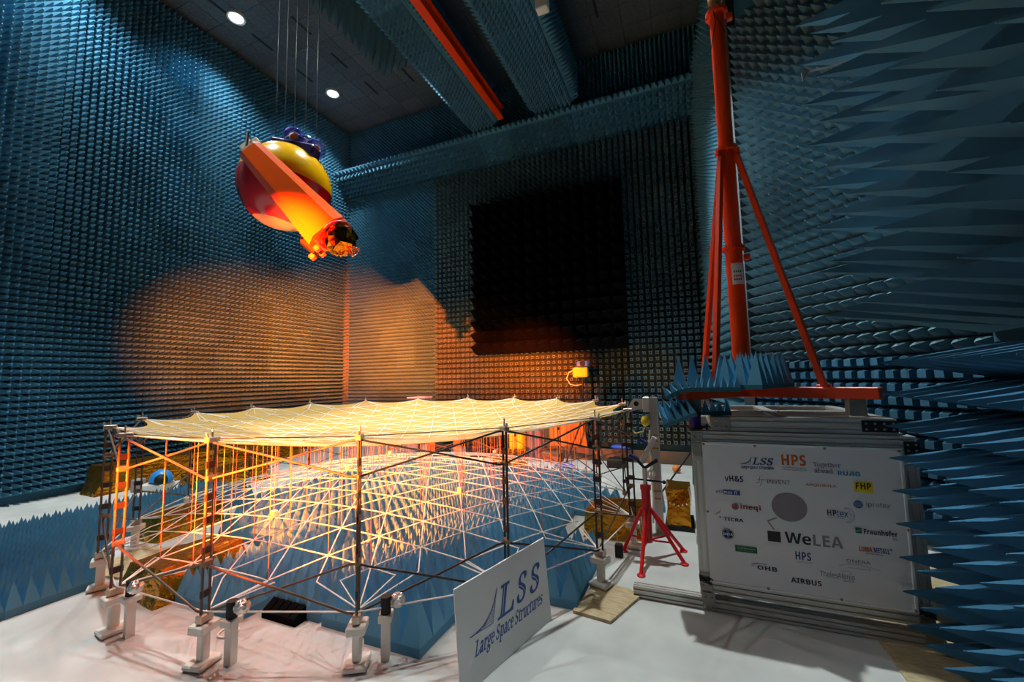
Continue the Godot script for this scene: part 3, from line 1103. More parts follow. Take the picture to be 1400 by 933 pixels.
	for q in [w0, w1, w2, (w1 + w2) * 0.5 - up * 0.02]:
		g = Geo.new()
		g.ring(q, (to_eye + right * 0.3).normalized(), 0.085, 0.032, 20, 8)
		var wh := part("clear_wheel", g, blue, t)
		g = Geo.new()
		g.tube(q - to_eye * 0.03, q + to_eye * 0.03, 0.04, -1, 12)
		part("wheel_hub", g, mat(c8(224, 110, 20), 0.4), wh)
	g = Geo.new()
	g.box((w0 + w1) * 0.5 - up * 0.06, Vector3(0.26, 0.16, 0.2), bs, 0.02)
	g.box((w1 + w2) * 0.5 - up * 0.1, Vector3(0.3, 0.14, 0.2), bs, 0.02)
	part("top_frame", g, navy, t)
	for k in 5:
		var q: Vector3 = [w0, w1, w2, (w0 + w1) * 0.5, (w1 + w2) * 0.5][k] + up * 0.04
		g = Geo.new()
		g.tube(q, Vector3(clampf(q.x, -4.6 - c.x, -3.98 - c.x), 7.86 - c.y, q.z), 0.005, -1, 5, false)
		part("suspension_wire", g, M.wire, t)

# ---------------------------------------------------------------- lettering and flat print
func font_of(name: String, bold: bool) -> SystemFont:
	var key := name + str(bold)
	if not M.has(key):
		var f := SystemFont.new()
		f.font_names = PackedStringArray([name])
		f.font_weight = 700 if bold else 400
		M[key] = f
	return M[key]

func text(parent: Node, called: String, words: String, x0: float, x1: float, y0: float, y1: float, m: Material, face := "Droid Sans", bold := false, lean := 0.0, base := Transform3D(), z := 0.0) -> void:
	var t := TextMesh.new()
	t.text = words
	t.font = font_of(face, bold)
	t.font_size = 48
	t.pixel_size = 0.001
	t.depth = 0.02
	t.curve_step = 2.0
	var a := t.get_aabb()
	var sx := (x1 - x0 - lean * (y1 - y0)) / a.size.x
	var sy := (y1 - y0) / a.size.y
	var b := Basis(Vector3(sx, 0, 0), Vector3(lean * sy, sy, 0), Vector3(0, 0, 0.04))
	var o := MeshInstance3D.new()
	o.mesh = t
	o.material_override = m
	o.transform = base * Transform3D(b, Vector3(x0, y0, z) - b * Vector3(a.position.x, a.position.y, 0))
	put(o, called, parent)

func stroke(g: Geo, pts: Array, w: float, z: float, closed := false) -> void:  # a flat band in the xy plane
	var n := pts.size()
	for i in (n if closed else n - 1):
		var p: Vector2 = pts[i]
		var q: Vector2 = pts[(i + 1) % n]
		var d := (q - p).normalized() * w * 0.5
		var s := Vector2(-d.y, d.x)
		var e := [p - d * 0.5 - s, q + d * 0.5 - s, q + d * 0.5 + s, p - d * 0.5 + s]
		g.quad(Vector3(e[0].x, e[0].y, z), Vector3(e[1].x, e[1].y, z), Vector3(e[2].x, e[2].y, z), Vector3(e[3].x, e[3].y, z))

func disc(g: Geo, c: Vector2, rx: float, ry: float, z: float, seg := 36) -> void:
	for i in seg:
		var a := TAU * i / seg
		var b := TAU * (i + 1) / seg
		g.tri(Vector3(c.x, c.y, z), Vector3(c.x + rx * cos(a), c.y + ry * sin(a), z), Vector3(c.x + rx * cos(b), c.y + ry * sin(b), z))

func rect(g: Geo, x0: float, x1: float, y0: float, y1: float, z: float) -> void:
	g.quad(Vector3(x0, y0, z), Vector3(x1, y0, z), Vector3(x1, y1, z), Vector3(x0, y1, z))

func arc(c: Vector2, rx: float, ry: float, a0: float, a1: float, n := 20) -> Array:
	var p := []
	for i in n + 1:
		var a := deg_to_rad(lerpf(a0, a1, float(i) / n))
		p.append(c + Vector2(cos(a) * rx, sin(a) * ry))
	return p

func bez(a: Vector2, b: Vector2, c: Vector2, n := 12) -> Array:
	var p := []
	for i in n + 1:
		var t := float(i) / n
		p.append(a.lerp(b, t).lerp(b.lerp(c, t), t))
	return p

# ---------------------------------------------------------------- aluminium profiles
func profile_poly(w: float, h: float) -> PackedVector2Array:
	var out := PackedVector2Array()
	var cor := [Vector2(-w / 2, -h / 2), Vector2(w / 2, -h / 2), Vector2(w / 2, h / 2), Vector2(-w / 2, h / 2)]
	for i in 4:
		var p: Vector2 = cor[i]
		var q: Vector2 = cor[(i + 1) % 4]
		var d := (q - p).normalized()
		var inw := Vector2(-d.y, d.x)
		var l := p.distance_to(q)
		out.append(p)
		for f in ([0.27, 0.73] if l > 0.07 else [0.5]):
			out.append(p + d * (l * f - 0.005))
			out.append(p + d * (l * f - 0.005) + inw * 0.011)
			out.append(p + d * (l * f + 0.005) + inw * 0.011)
			out.append(p + d * (l * f + 0.005))
	return out

func profile(called: String, p: Vector3, q: Vector3, w: float, h: float, parent: Node) -> void:
	var d := (q - p).normalized()
	var x := Vector3.RIGHT if absf(d.y) > 0.9 else Vector3.UP.cross(d).normalized()
	var g := Geo.new()
	g.prism(profile_poly(w, h), Transform3D(Basis(x, d.cross(x), d), p), p.distance_to(q))
	part(called, g, M.alu, parent)

func plate(called: String, c: Vector3, s: Vector3, nx: int, ny: int, m: Material, parent: Node) -> void:  # plate facing +z with rivets
	var g := Geo.new()
	g.box(c, s, Basis(), 0.002)
	var o := part(called, g, m, parent)
	g = Geo.new()
	for i in nx:
		for j in ny:
			g.ball(Vector3(c.x + s.x * ((i + 0.5) / nx - 0.5), c.y + s.y * ((j + 0.5) / ny - 0.5), c.z + s.z / 2), Vector3(0.008, 0.008, 0.005), -90, 90, 8, 4)
	var r := part("rivets", g, M.rivet, o)
	r.set_meta("kind", "stuff")

func logo_stand() -> void:
	var t := thing("aluminium_stand", "big aluminium profile frame carrying the orange mast, white logo banner on its front", "stand")
	var zf := -3.49
	var zb := -4.72
	for z in [zf, zb]:
		for x in [0.047, 1.28]:
			profile("post", Vector3(x, 0.1, z), Vector3(x, 1.2, z), 0.08, 0.08, t)
		profile("top_rail", Vector3(0.005, 1.24, z), Vector3(1.32, 1.24, z), 0.08, 0.075, t)
		profile("lower_rail", Vector3(0.09, 0.162, z), Vector3(1.24, 0.162, z), 0.08, 0.08, t)
		profile("upper_frame_rail", Vector3(0.15, 1.335, z - 0.02 if z == zf else z + 0.02), Vector3(1.24, 1.335, z - 0.02 if z == zf else z + 0.02), 0.08, 0.1, t)
	for x in [0.047, 1.28]:
		profile("side_rail", Vector3(x, 1.24, zb), Vector3(x, 1.24, zf), 0.08, 0.075, t)
		profile("side_rail", Vector3(x, 0.162, zb), Vector3(x, 0.162, zf), 0.08, 0.08, t)
	for x in [0.19, 0.62, 1.2]:
		profile("upper_frame_rail", Vector3(x, 1.335, zb), Vector3(x, 1.335, zf), 0.08, 0.1, t)
	profile("cross_rail", Vector3(0.2, 1.345, -4.1), Vector3(1.2, 1.345, -4.1), 0.08, 0.08, t)
	profile("floor_rail", Vector3(-0.47, 0.045, zf + 0.01), Vector3(1.36, 0.045, zf + 0.01), 0.08, 0.08, t)
	profile("floor_rail", Vector3(0.0, 0.045, zb), Vector3(1.36, 0.045, zb), 0.08, 0.08, t)
	plate("corner_plate", Vector3(0.215, 1.335, -3.466), Vector3(0.13, 0.095, 0.006), 2, 2, M.alu_plate, t)
	plate("corner_plate", Vector3(0.047, 1.235, -3.447), Vector3(0.08, 0.07, 0.006), 2, 1, M.alu_plate, t)
	plate("corner_plate", Vector3(0.047, 1.14, -3.447), Vector3(0.08, 0.1, 0.006), 2, 2, M.alu_plate, t)
	plate("corner_plate", Vector3(0.047, 0.2, -3.447), Vector3(0.08, 0.12, 0.006), 2, 2, M.alu_plate, t)
	plate("corner_plate", Vector3(0.06, 0.06, -3.437), Vector3(0.085, 0.13, 0.006), 2, 2, M.alu_plate, t)
	plate("corner_plate", Vector3(1.28, 0.2, -3.447), Vector3(0.08, 0.12, 0.006), 2, 2, M.alu_plate, t)
	plate("corner_plate", Vector3(1.3, 0.06, -3.437), Vector3(0.085, 0.13, 0.006), 2, 2, M.alu_plate, t)
	plate("black_corner_plate", Vector3(1.15, 1.335, -3.466), Vector3(0.19, 0.075, 0.008), 4, 2, M.black, t)
	plate("black_corner_plate", Vector3(1.295, 1.19, -3.446), Vector3(0.08, 0.11, 0.008), 2, 3, M.black, t)
	# cable tangles tied to the lower corners
	for x in [0.045, 1.28]:
		var g := Geo.new()
		for k in 5:
			var a: float = k * 1.3 + x
			g.path([Vector3(x - 0.04, 0.2 + 0.012 * k, -3.436), Vector3(x + 0.02 * cos(a), 0.21 + 0.02 * sin(a), -3.43), Vector3(x + 0.04, 0.23 - 0.012 * k, -3.436)], 0.004, 5)
		part("cable_tie", g, M.black, t)
	banner()

func banner() -> void:
	var t := thing("logo_banner", "white fabric banner printed with sponsor logos, bolted to the aluminium frame", "banner", Vector3(0, 0, -3.435))
	var g := Geo.new()
	var nx := 30
	var ny := 24
	var P := func(i: int, j: int) -> Vector3:
		var x := lerpf(0.078, 1.238, float(i) / nx)
		var y := lerpf(0.205, 1.198, float(j) / ny)
		return Vector3(x, y, 0.002 * sin(x * 9 + y * 4) * sin(y * 3.1))
	for i in nx:
		for j in ny:
			g.quad(P.call(i, j), P.call(i + 1, j), P.call(i + 1, j + 1), P.call(i, j + 1))
	g.box(Vector3(0.658, 0.7, -0.0045), Vector3(1.158, 0.99, 0.003))
	part("fabric", g, M.banner, t)
	g = Geo.new()
	g.box(Vector3(0.658, 1.193, 0.003), Vector3(1.165, 0.016, 0.008), Basis(), 0.002)
	g.box(Vector3(0.658, 0.211, 0.003), Vector3(1.165, 0.014, 0.008), Basis(), 0.002)
	g.box(Vector3(1.231, 0.7, 0.003), Vector3(0.016, 0.98, 0.008), Basis(), 0.002)
	part("hem", g, M.white_board, t)
	for q in [[0.088, 1.185], [0.42, 1.185], [0.83, 1.185], [1.222, 1.185], [0.088, 0.7], [1.225, 0.7], [0.088, 0.22], [0.44, 0.22], [0.85, 0.22], [1.222, 0.22]]:
		g = Geo.new()
		g.ball(Vector3(q[0], q[1], 0.006), Vector3(0.009, 0.009, 0.007), -90, 90, 10, 6)
		part("eyelet_bolt", g, M.rivet, t)
	var z := 0.0035
	var ink := func(r: int, gg: int, b: int) -> StandardMaterial3D: return mat(c8(r, gg, b), 0.6)
	var blue: StandardMaterial3D = ink.call(48, 70, 140)
	var navy: StandardMaterial3D = ink.call(30, 40, 74)
	var grey: StandardMaterial3D = ink.call(110, 108, 112)
	var dark: StandardMaterial3D = ink.call(30, 28, 28)
	var lilac: StandardMaterial3D = ink.call(140, 130, 138)
	var orange: StandardMaterial3D = ink.call(216, 94, 20)
	var green: StandardMaterial3D = ink.call(24, 100, 70)
	var red: StandardMaterial3D = ink.call(150, 28, 40)
	var yellow: StandardMaterial3D = ink.call(244, 206, 0)
	var sky: StandardMaterial3D = ink.call(46, 140, 190)
	var B := Transform3D()
	text(t, "logo_text", "LSS", 0.395, 0.533, 1.054, 1.104, blue, "Droid Serif", true, 0.3, B, z)
	text(t, "logo_text", "Large Space Structures", 0.321, 0.532, 1.018, 1.046, blue, "Droid Serif", true, 0.3, B, z)
	g = Geo.new()
	stroke(g, bez(Vector2(0.325, 1.056), Vector2(0.38, 1.06), Vector2(0.392, 1.104)), 0.003, z)
	stroke(g, [Vector2(0.392, 1.104), Vector2(0.385, 1.054), Vector2(0.325, 1.056)], 0.0015, z)
	for k in 4:
		stroke(g, [Vector2(0.345 + 0.012 * k, 1.055), Vector2(0.36 + 0.009 * k, 1.066 + 0.008 * k)], 0.0012, z)
	part("logo_mark", g, blue, t)
	text(t, "logo_text", "HPS", 0.577, 0.718, 1.062, 1.134, orange, "Droid Sans", true, 0.0, B, z)
	text(t, "logo_text", "High Performance Space", 0.579, 0.716, 1.04, 1.052, grey, "Droid Sans", false, 0.0, B, z)
	text(t, "logo_text", "Structure Systems GmbH", 0.579, 0.718, 1.026, 1.037, grey, "Droid Sans", false, 0.0, B, z)
	text(t, "logo_text", "Together", 0.759, 0.911, 1.056, 1.092, ink.call(70, 44, 92), "Droid Serif", false, 0.0, B, z)
	text(t, "logo_text", "ahead.", 0.763, 0.874, 1.022, 1.05, ink.call(70, 44, 92), "Droid Serif", false, 0.0, B, z)
	text(t, "logo_text", "RUAG", 0.892, 1.013, 1.013, 1.042, sky, "Droid Sans", true, 0.0, B, z)
	text(t, "logo_text", "vH&S", 0.214, 0.333, 0.927, 0.968, navy, "Droid Sans", true, 0.0, B, z)
	text(t, "logo_text", "INVENT", 0.479, 0.618, 0.931, 0.957, grey, "Droid Sans", false, 0.0, B, z)
	g = Geo.new()
	stroke(g, [Vector2(0.44, 0.978), Vector2(0.427, 0.929), Vector2(0.406, 0.929)], 0.0025, z)
	stroke(g, [Vector2(0.434, 0.905), Vector2(0.452, 0.952), Vector2(0.47, 0.952)], 0.0025, z)
	stroke(g, [Vector2(0.42, 0.953), Vector2(0.47, 0.952)], 0.0025, z)
	part("logo_mark", g, grey, t)
	text(t, "logo_text", "ARQUIMEA", 0.706, 0.879, 0.926, 0.948, ink.call(186, 84, 40), "Droid Sans", false, 0.0, B, z)
	g = Geo.new()
	rect(g, 0.973, 1.071, 0.912, 0.983, z)
	var box := part("logo_mark", g, yellow, t)
	text(box, "logo_text", "FHP", 0.982, 1.062, 0.932, 0.974, dark, "Droid Sans", true, 0.0, B, z + 0.001)
	text(t, "logo_text", "eta", 0.153, 0.197, 0.838, 0.858, blue, "Droid Sans", false, 0.0, B, z)
	g = Geo.new()
	rect(g, 0.2, 0.307, 0.832, 0.864, z)
	box = part("logo_mark", g, ink.call(40, 84, 160), t)
	text(box, "logo_text", "max", 0.204, 0.258, 0.838, 0.856, M.white_board, "Droid Sans", true, 0.0, B, z + 0.001)
	g = Geo.new()
	stroke(g, [Vector2(0.272, 0.838), Vector2(0.272, 0.856), Vector2(0.284, 0.856), Vector2(0.284, 0.838)], 0.006, z + 0.001)
	part("logo_mark", g, M.white_board, box)
	g = Geo.new()
	disc(g, Vector2(0.27, 0.752), 0.0225, 0.022, z)
	part("logo_mark", g, red, t)
	g = Geo.new()
	stroke(g, arc(Vector2(0.27, 0.752), 0.016, 0.015, 0, 360, 24), 0.0015, z + 0.001)
	stroke(g, arc(Vector2(0.27, 0.752), 0.009, 0.006, 0, 360, 16), 0.0015, z + 0.001)
	part("logo_mark", g, M.white_board, t)
	text(t, "logo_text", "ineqi", 0.303, 0.429, 0.728, 0.774, red, "Droid Sans", true, 0.0, B, z)
	text(t, "logo_text", "HP", 0.814, 0.864, 0.746, 0.786, ink.call(80, 66, 66), "Droid Sans", true, 0.0, B, z)
	text(t, "logo_text", "tex", 0.866, 0.928, 0.744, 0.786, ink.call(60, 100, 160), "Droid Sans", false, 0.0, B, z)
	g = Geo.new()
	stroke(g, arc(Vector2(0.925, 0.759), 0.036, 0.045, -110, 120, 28), 0.002, z)
	stroke(g, arc(Vector2(0.918, 0.759), 0.022, 0.045, -90, 110, 24), 0.0014, z)
	stroke(g, arc(Vector2(0.925, 0.745), 0.036, 0.02, 10, 130, 20), 0.0014, z)
	part("logo_mark", g, ink.call(120, 130, 160), t)
	g = Geo.new()
	rect(g, 0.816, 0.905, 0.7345, 0.7365, z)
	part("logo_mark", g, grey, t)
	g = Geo.new()
	disc(g, Vector2(0.986, 0.8335), 0.025, 0.0245, z)
	part("logo_mark", g, ink.call(60, 84, 150), t)
	g = Geo.new()
	for k in 5:
		stroke(g, [Vector2(0.966, 0.823 + k * 0.006), Vector2(0.984, 0.818 + k * 0.006), Vector2(1.006, 0.826 + k * 0.006)], 0.0018, z + 0.001)
	part("logo_mark", g, ink.call(180, 190, 220), t)
	text(t, "logo_text", "iprotex", 1.029, 1.15, 0.815, 0.855, grey, "Droid Sans", false, 0.0, B, z)
	g = Geo.new()
	stroke(g, arc(Vector2(1.156, 0.846), 0.003, 0.003, 0, 360, 10), 0.001, z)
	part("logo_mark", g, grey, t)
	text(t, "logo_text", "TICRA", 0.192, 0.316, 0.647, 0.669, navy, "Droid Sans", true, 0.0, B, z)
	g = Geo.new()
	for k in 4:
		stroke(g, [Vector2(0.136 + k * 0.009, 0.681 + k * 0.004), Vector2(0.15 + k * 0.008, 0.698 + k * 0.007)], 0.003, z)
	disc(g, Vector2(0.168, 0.668), 0.007, 0.008, z, 10)
	part("logo_mark", g, ink.call(150, 146, 140), t)
	g = Geo.new()
	disc(g, Vector2(0.212, 0.554), 0.039, 0.037, z)
	part("logo_mark", g, dark, t)
	g = Geo.new()
	stroke(g, arc(Vector2(0.212, 0.554), 0.0345, 0.0325, 0, 360, 32), 0.003, z + 0.001)
	part("logo_mark", g, M.white_board, t)
	g = Geo.new()
	rect(g, 0.203, 0.221, 0.525, 0.583, z + 0.0012)
	part("logo_mark", g, ink.call(44, 110, 190), t)
	text(t, "logo_text", "INTA", 0.182, 0.243, 0.546, 0.562, M.white_board, "Droid Sans", true, 0.0, B, z + 0.002)
	g = Geo.new()
	disc(g, Vector2(0.6, 0.779), 0.104, 0.096, z, 48)
	part("grey_disc_print", g, lilac, t)
	g = Geo.new()
	stroke(g, [Vector2(0.521, 0.701), Vector2(0.466, 0.673), Vector2(0.499, 0.62)], 0.009, z)
	part("grey_line_print", g, lilac, t)
	g = Geo.new()
	rect(g, 0.459, 0.536, 0.537, 0.607, z)
	part("black_square_print", g, dark, t)
	text(t, "logo_text", "We", 0.561, 0.711, 0.541, 0.612, dark, "Droid Sans", true, 0.0, B, z)
	text(t, "logo_text", "LEA", 0.722, 0.885, 0.541, 0.612, lilac, "Droid Sans", true, 0.0, B, z)
	g = Geo.new()
	rect(g, 0.958, 0.992, 0.651, 0.685, z)
	part("logo_mark", g, green, t)
	g = Geo.new()
	stroke(g, [Vector2(0.959, 0.664), Vector2(0.978, 0.674), Vector2(0.991, 0.674)], 0.002, z + 0.001)
	stroke(g, [Vector2(0.959, 0.658), Vector2(0.974, 0.668), Vector2(0.991, 0.664)], 0.002, z + 0.001)
	part("logo_mark", g, ink.call(190, 215, 200), t)
	text(t, "logo_text", "Fraunhofer", 1.003, 1.172, 0.65, 0.684, dark, "Droid Sans", true, 0.0, B, z)
	text(t, "logo_text", "ISC", 1.146, 1.171, 0.628, 0.641, grey, "Droid Sans", false, 0.0, B, z)
	text(t, "logo_text", "LUMA", 0.969, 1.036, 0.539, 0.57, ink.call(190, 20, 34), "Droid Sans", true, 0.0, B, z)
	text(t, "logo_text", "METALL", 1.045, 1.124, 0.539, 0.57, ink.call(30, 70, 150), "Droid Sans", true, 0.0, B, z)
	text(t, "logo_text", "®", 1.126, 1.139, 0.56, 0.574, ink.call(30, 70, 150), "Droid Sans", true, 0.0, B, z)
	g = Geo.new()
	for k in 3:
		rect(g, [1.0, 1.022, 1.048][k], [1.018, 1.044, 1.09][k], 0.527, 0.5315, z)
	part("logo_mark", g, ink.call(150, 120, 116), t)
	g = Geo.new()
	rect(g, 0.252, 0.388, 0.441, 0.483, z)
	part("logo_mark", g, green, t)
	g = Geo.new()
	for k in 11:
		rect(g, 0.264 + k * 0.0105, 0.271 + k * 0.0105, 0.464, 0.472, z + 0.001)
	for k in 9:
		rect(g, 0.276 + k * 0.0098, 0.281 + k * 0.0098, 0.451, 0.454, z + 0.001)
	part("logo_mark", g, ink.call(150, 170, 120), t)
	text(t, "logo_text", "HPS", 0.614, 0.702, 0.438, 0.49, ink.call(24, 60, 130), "Droid Sans", true, 0.0, B, z)
	g = Geo.new()
	rect(g, 0.616, 0.704, 0.427, 0.4285, z)
	rect(g, 0.616, 0.704, 0.419, 0.4205, z)
	part("logo_mark", g, grey, t)
	text(t, "logo_text", "OHB", 0.382, 0.5, 0.338, 0.366, navy, "Droid Sans", true, 0.0, B, z)
	g = Geo.new()
	stroke(g, bez(Vector2(0.438, 0.376), Vector2(0.34, 0.388), Vector2(0.35, 0.357)), 0.004, z)
	stroke(g, bez(Vector2(0.39, 0.373), Vector2(0.354, 0.376), Vector2(0.362, 0.352)), 0.002, z)
	part("logo_mark", g, ink.call(80, 120, 160), t)
	text(t, "logo_text", "ONERA", 0.895, 1.021, 0.46, 0.48, grey, "Droid Sans", false, 0.0, B, z)
	g = Geo.new()
	stroke(g, bez(Vector2(0.853, 0.432), Vector2(0.95, 0.478), Vector2(1.068, 0.428)), 0.002, z)
	stroke(g, bez(Vector2(0.89, 0.446), Vector2(0.97, 0.452), Vector2(1.02, 0.438)), 0.0014, z)
	part("logo_mark", g, ink.call(130, 130, 160), t)
	text(t, "logo_text", "THE FRENCH AEROSPACE LAB", 0.9, 1.02, 0.424, 0.43, ink.call(160, 156, 160), "Droid Sans", false, 0.0, B, z)
	text(t, "logo_text", "ThalesAlenia", 0.746, 0.93, 0.353, 0.385, grey, "Droid Sans", false, 0.0, B, z)
	text(t, "logo_text", "Space", 0.866, 0.928, 0.331, 0.35, ink.call(120, 160, 176), "Droid Sans", false, 0.15, B, z)
	g = Geo.new()
	stroke(g, bez(Vector2(0.86, 0.4), Vector2(0.93, 0.408), Vector2(0.912, 0.384)), 0.002, z)
	rect(g, 0.757, 0.86, 0.3465, 0.348, z)
	part("logo_mark", g, ink.call(130, 150, 155), t)
	text(t, "logo_text", "AIRBUS", 0.577, 0.749, 0.284, 0.316, navy, "Droid Sans", true, 0.0, B, z)

# ---------------------------------------------------------------- the orange mast
func mast() -> void:
	var t := thing("orange_mast", "tall orange steel mast with three braces on the aluminium stand", "mast", Vector3(0.45, 1.5, -4.1))
	var g := Geo.new()
	g.lathe([Vector2(0.07, 0.05), Vector2(0.069, 1.3), Vector2(0.066, 1.3), Vector2(0.066, 2.23), Vector2(0.064, 2.23), Vector2(0.063, 3.57)], 28)
	part("tube", g, M.orange, t)
	for q in [[1.3, 0.092, 0.03], [2.22, 0.094, 0.035], [3.57, 0.096, 0.035]]:
		g = Geo.new()
		g.lathe([Vector2(0.06, q[0]), Vector2(q[1], q[0]), Vector2(q[1], q[0] + q[2]), Vector2(0.06, q[0] + q[2])], 28)
		for k in 8:
			var a: float = TAU * k / 8
			g.tube(Vector3(cos(a) * q[1] * 0.88, q[0] - 0.012, sin(a) * q[1] * 0.88), Vector3(cos(a) * q[1] * 0.88, q[0] + q[2] + 0.012, sin(a) * q[1] * 0.88), 0.008, -1, 6)
		part("flange", g, M.orange, t)
	g = Geo.new()
	g.lathe([Vector2(0.0, 3.605), Vector2(0.045, 3.605), Vector2(0.045, 3.72), Vector2(0.066, 3.72), Vector2(0.066, 4.3), Vector2(0.0, 4.3)], 20)
	part("top_drive", g, mat(c8(140, 120, 92), 0.5, 0.3), t)
	g = Geo.new()
	g.box(Vector3(0.095, 1.22, 0.03), Vector3(0.05, 0.05, 0.05), Basis(), 0.004)
	g.box(Vector3(0.1, 3.5, 0.03), Vector3(0.05, 0.06, 0.05), Basis(), 0.004)
	part("lug", g, M.orange, t)
	g = Geo.new()
	g.path([Vector3(-0.04, 3.62, 0.08), Vector3(-0.02, 3.45, 0.085), Vector3(-0.075, 3.2, 0.06)], 0.004, 5)
	g.path([Vector3(-0.06, 3.64, 0.06), Vector3(0.03, 3.4, 0.08), Vector3(0.08, 3.25, 0.05)], 0.003, 5)
	part("cable", g, M.cable, t)
	# feet and braces
	var feet := [Vector3(0.76, 0, 0.46), Vector3(-0.47, 0, 0.52), Vector3(-0.36, 0, -0.48)]
	for k in 3:
		var f: Vector3 = feet[k]
		var reach: float = [0.66, 0.5, 0.84][k]
		var d := f.normalized()
		var s := Vector3(d.z, 0, -d.x)
		g = Geo.new()
		g.box(f * 0.5 + Vector3(0, 0.045, 0), Vector3(0.1, 0.085, f.length() + 0.05), Basis(s, Vector3.UP, s.cross(Vector3.UP)), 0.006)
		part("base_beam", g, M.orange, t)
		g = Geo.new()
		g.box(f * 0.86 + Vector3(0, -0.057, 0), Vector3(0.1, 0.116, 0.1), Basis(), 0.003)
		part("spacer_plate", g, M.alu_plate, t)
		var p := d * 0.085 + Vector3(0, 2.16, 0)
		var q := f * reach + Vector3(0, 0.09, 0)
		var ax := (q - p).normalized()
		var x := s
		g = Geo.new()
		g.box((p + q) * 0.5, Vector3(0.045, (q - p).length(), 0.045), Basis(x, -ax, x.cross(-ax)), 0.004)
		var br := part("brace", g, M.orange, t)
		g = Geo.new()
		g.box(p + Vector3(0, 0.01, 0) - d * 0.01, Vector3(0.012, 0.1, 0.08), Basis(x, Vector3.UP, x.cross(Vector3.UP)), 0.002)
		g.box(q - Vector3(0, 0.0, 0), Vector3(0.07, 0.03, 0.08), Basis(x, Vector3.UP, x.cross(Vector3.UP)), 0.004)
		part("brace_lug", g, M.orange, br)
	# white paper sheet wrapped on the tube
	g = Geo.new()
	for i in 6:
		var a0 := deg_to_rad(-118 + i * 14)
		var a1 := deg_to_rad(-118 + (i + 1) * 14)
		var c0 := Vector3(cos(a0), 0, -sin(a0)) * 0.0705
		var c1 := Vector3(cos(a1), 0, -sin(a1)) * 0.0705
		g.quad(c0 + Vector3(0, 0.98, 0), c1 + Vector3(0, 0.98, 0), c1 + Vector3(0, 1.17, 0), c0 + Vector3(0, 1.17, 0))
	var sheet := part("paper_sheet", g, M.white_board, t)
	for k in 3:
		g = Geo.new()
		for i in 4:
			var a0 := deg_to_rad(-106 + i * 14)
			var a1 := deg_to_rad(-96 + i * 14)
			var c0 := Vector3(cos(a0), 0, -sin(a0)) * 0.0712
			var c1 := Vector3(cos(a1), 0, -sin(a1)) * 0.0712
			var y: float = [1.085, 1.045, 1.015][k]
			g.quad(c0 + Vector3(0, y, 0), c1 + Vector3(0, y, 0), c1 + Vector3(0, y + 0.018, 0), c0 + Vector3(0, y + 0.018, 0))
		part("scribble", g, [mat(c8(60, 140, 70)), mat(c8(190, 50, 50)), mat(c8(190, 50, 50))][k], sheet)
	mast_foam()

func foam_mat_panel(t: Node3D, nx: int, nz: int, pitch: float, h: float, tint: Color, bend := 0.0) -> void:
	var g := Geo.new()
	for i in nx:
		for j in nz:
			var x := (i + 0.5 - nx / 2.0) * pitch
			var u := maxf(0.0, -x - nx * pitch * 0.1)
			g.box(Vector3(x, -0.012 - bend * u * u, (j + 0.5 - nz / 2.0) * pitch), Vector3(pitch * 1.02, 0.03, pitch), Basis(Vector3.BACK, 2.0 * bend * u))
	part("foam_base", g, foam_mat(0.6, tint), t)
	var m := pyr_mesh(pitch, 0.0, h)
	for i in nx:
		for j in nz:
			var x := (i + 0.5 - nx / 2.0) * pitch
			var u := maxf(0.0, -x - nx * pitch * 0.1)
			var w := t.transform * Vector3(x, 0, (j + 0.5 - nz / 2.0) * pitch)
			if Vector2(w.x - 0.45, w.z + 4.1).length() < 0.15:
				continue
			var e := MeshInstance3D.new()
			e.mesh = m
			e.material_override = foam_mat(1.0, tint) if not M.has("fm") else M.fm
			e.transform = Transform3D(Basis(Vector3.BACK, 2.0 * bend * u + rng.randf_range(-0.03, 0.03)), Vector3(x, -bend * u * u, (j + 0.5 - nz / 2.0) * pitch))
			put(e, "foam_pyramid", t)

func mast_foam() -> void:
	M.fm = foam_mat(1.6)
	var T := Color(1.1, 1.1, 1.05)
	var t := thing("mast_foam", "blue foam panel of tall pyramids round the right foot of the orange mast", "foam panel", Vector3(0.5, 1.615, -3.72), -0.5, "foam on the mast base")
	foam_mat_panel(t, 3, 6, 0.105, 0.25, T)
	t = thing("mast_foam", "blue foam panel of tall pyramids left of the mast, behind the brace", "foam panel", Vector3(0.1, 1.615, -3.82), 0.0, "foam on the mast base")
	foam_mat_panel(t, 4, 3, 0.105, 0.25, T)
	t = thing("mast_foam", "bent blue foam strip of small pyramids drooping over the left mast foot", "foam panel", Vector3(0.1, 1.6, -3.52), 0.0, "foam on the mast base")
	foam_mat_panel(t, 12, 5, 0.043, 0.085, T, 1.6)
	t = thing("mast_foam", "small tilted blue foam piece below the left mast foot", "foam panel", Vector3(-0.09, 1.41, -3.56), 0.0, "foam on the mast base")
	t.rotation = Vector3(0.35, 0.2, 0.42)
	foam_mat_panel(t, 5, 5, 0.052, 0.1, T)
	t = thing("mast_foam", "dark foam piece in the shade under the orange beam, on the frame", "foam panel", Vector3(0.2, 1.412, -3.66), 0.0, "foam on the mast base")
	foam_mat_panel(t, 4, 3, 0.05, 0.09, T)
	# cable drum and lights beside the post
	t = thing("cable_drum", "dark violet cable drum on the left corner of the stand below the foam", "cable drum", Vector3(0.04, 1.342, -3.56))
	var g := Geo.new()
	g.tube(Vector3(0, -0.055, 0), Vector3(0, 0.055, 0), 0.045, -1, 18)
	part("drum", g, mat(c8(40, 24, 120), 0.35), t)
	g = Geo.new()
	g.tube(Vector3(0, -0.06, 0), Vector3(0, -0.05, 0), 0.055, -1, 18)
	g.tube(Vector3(0, 0.05, 0), Vector3(0, 0.06, 0), 0.055, -1, 18)
	part("rim", g, M.black_metal, t)

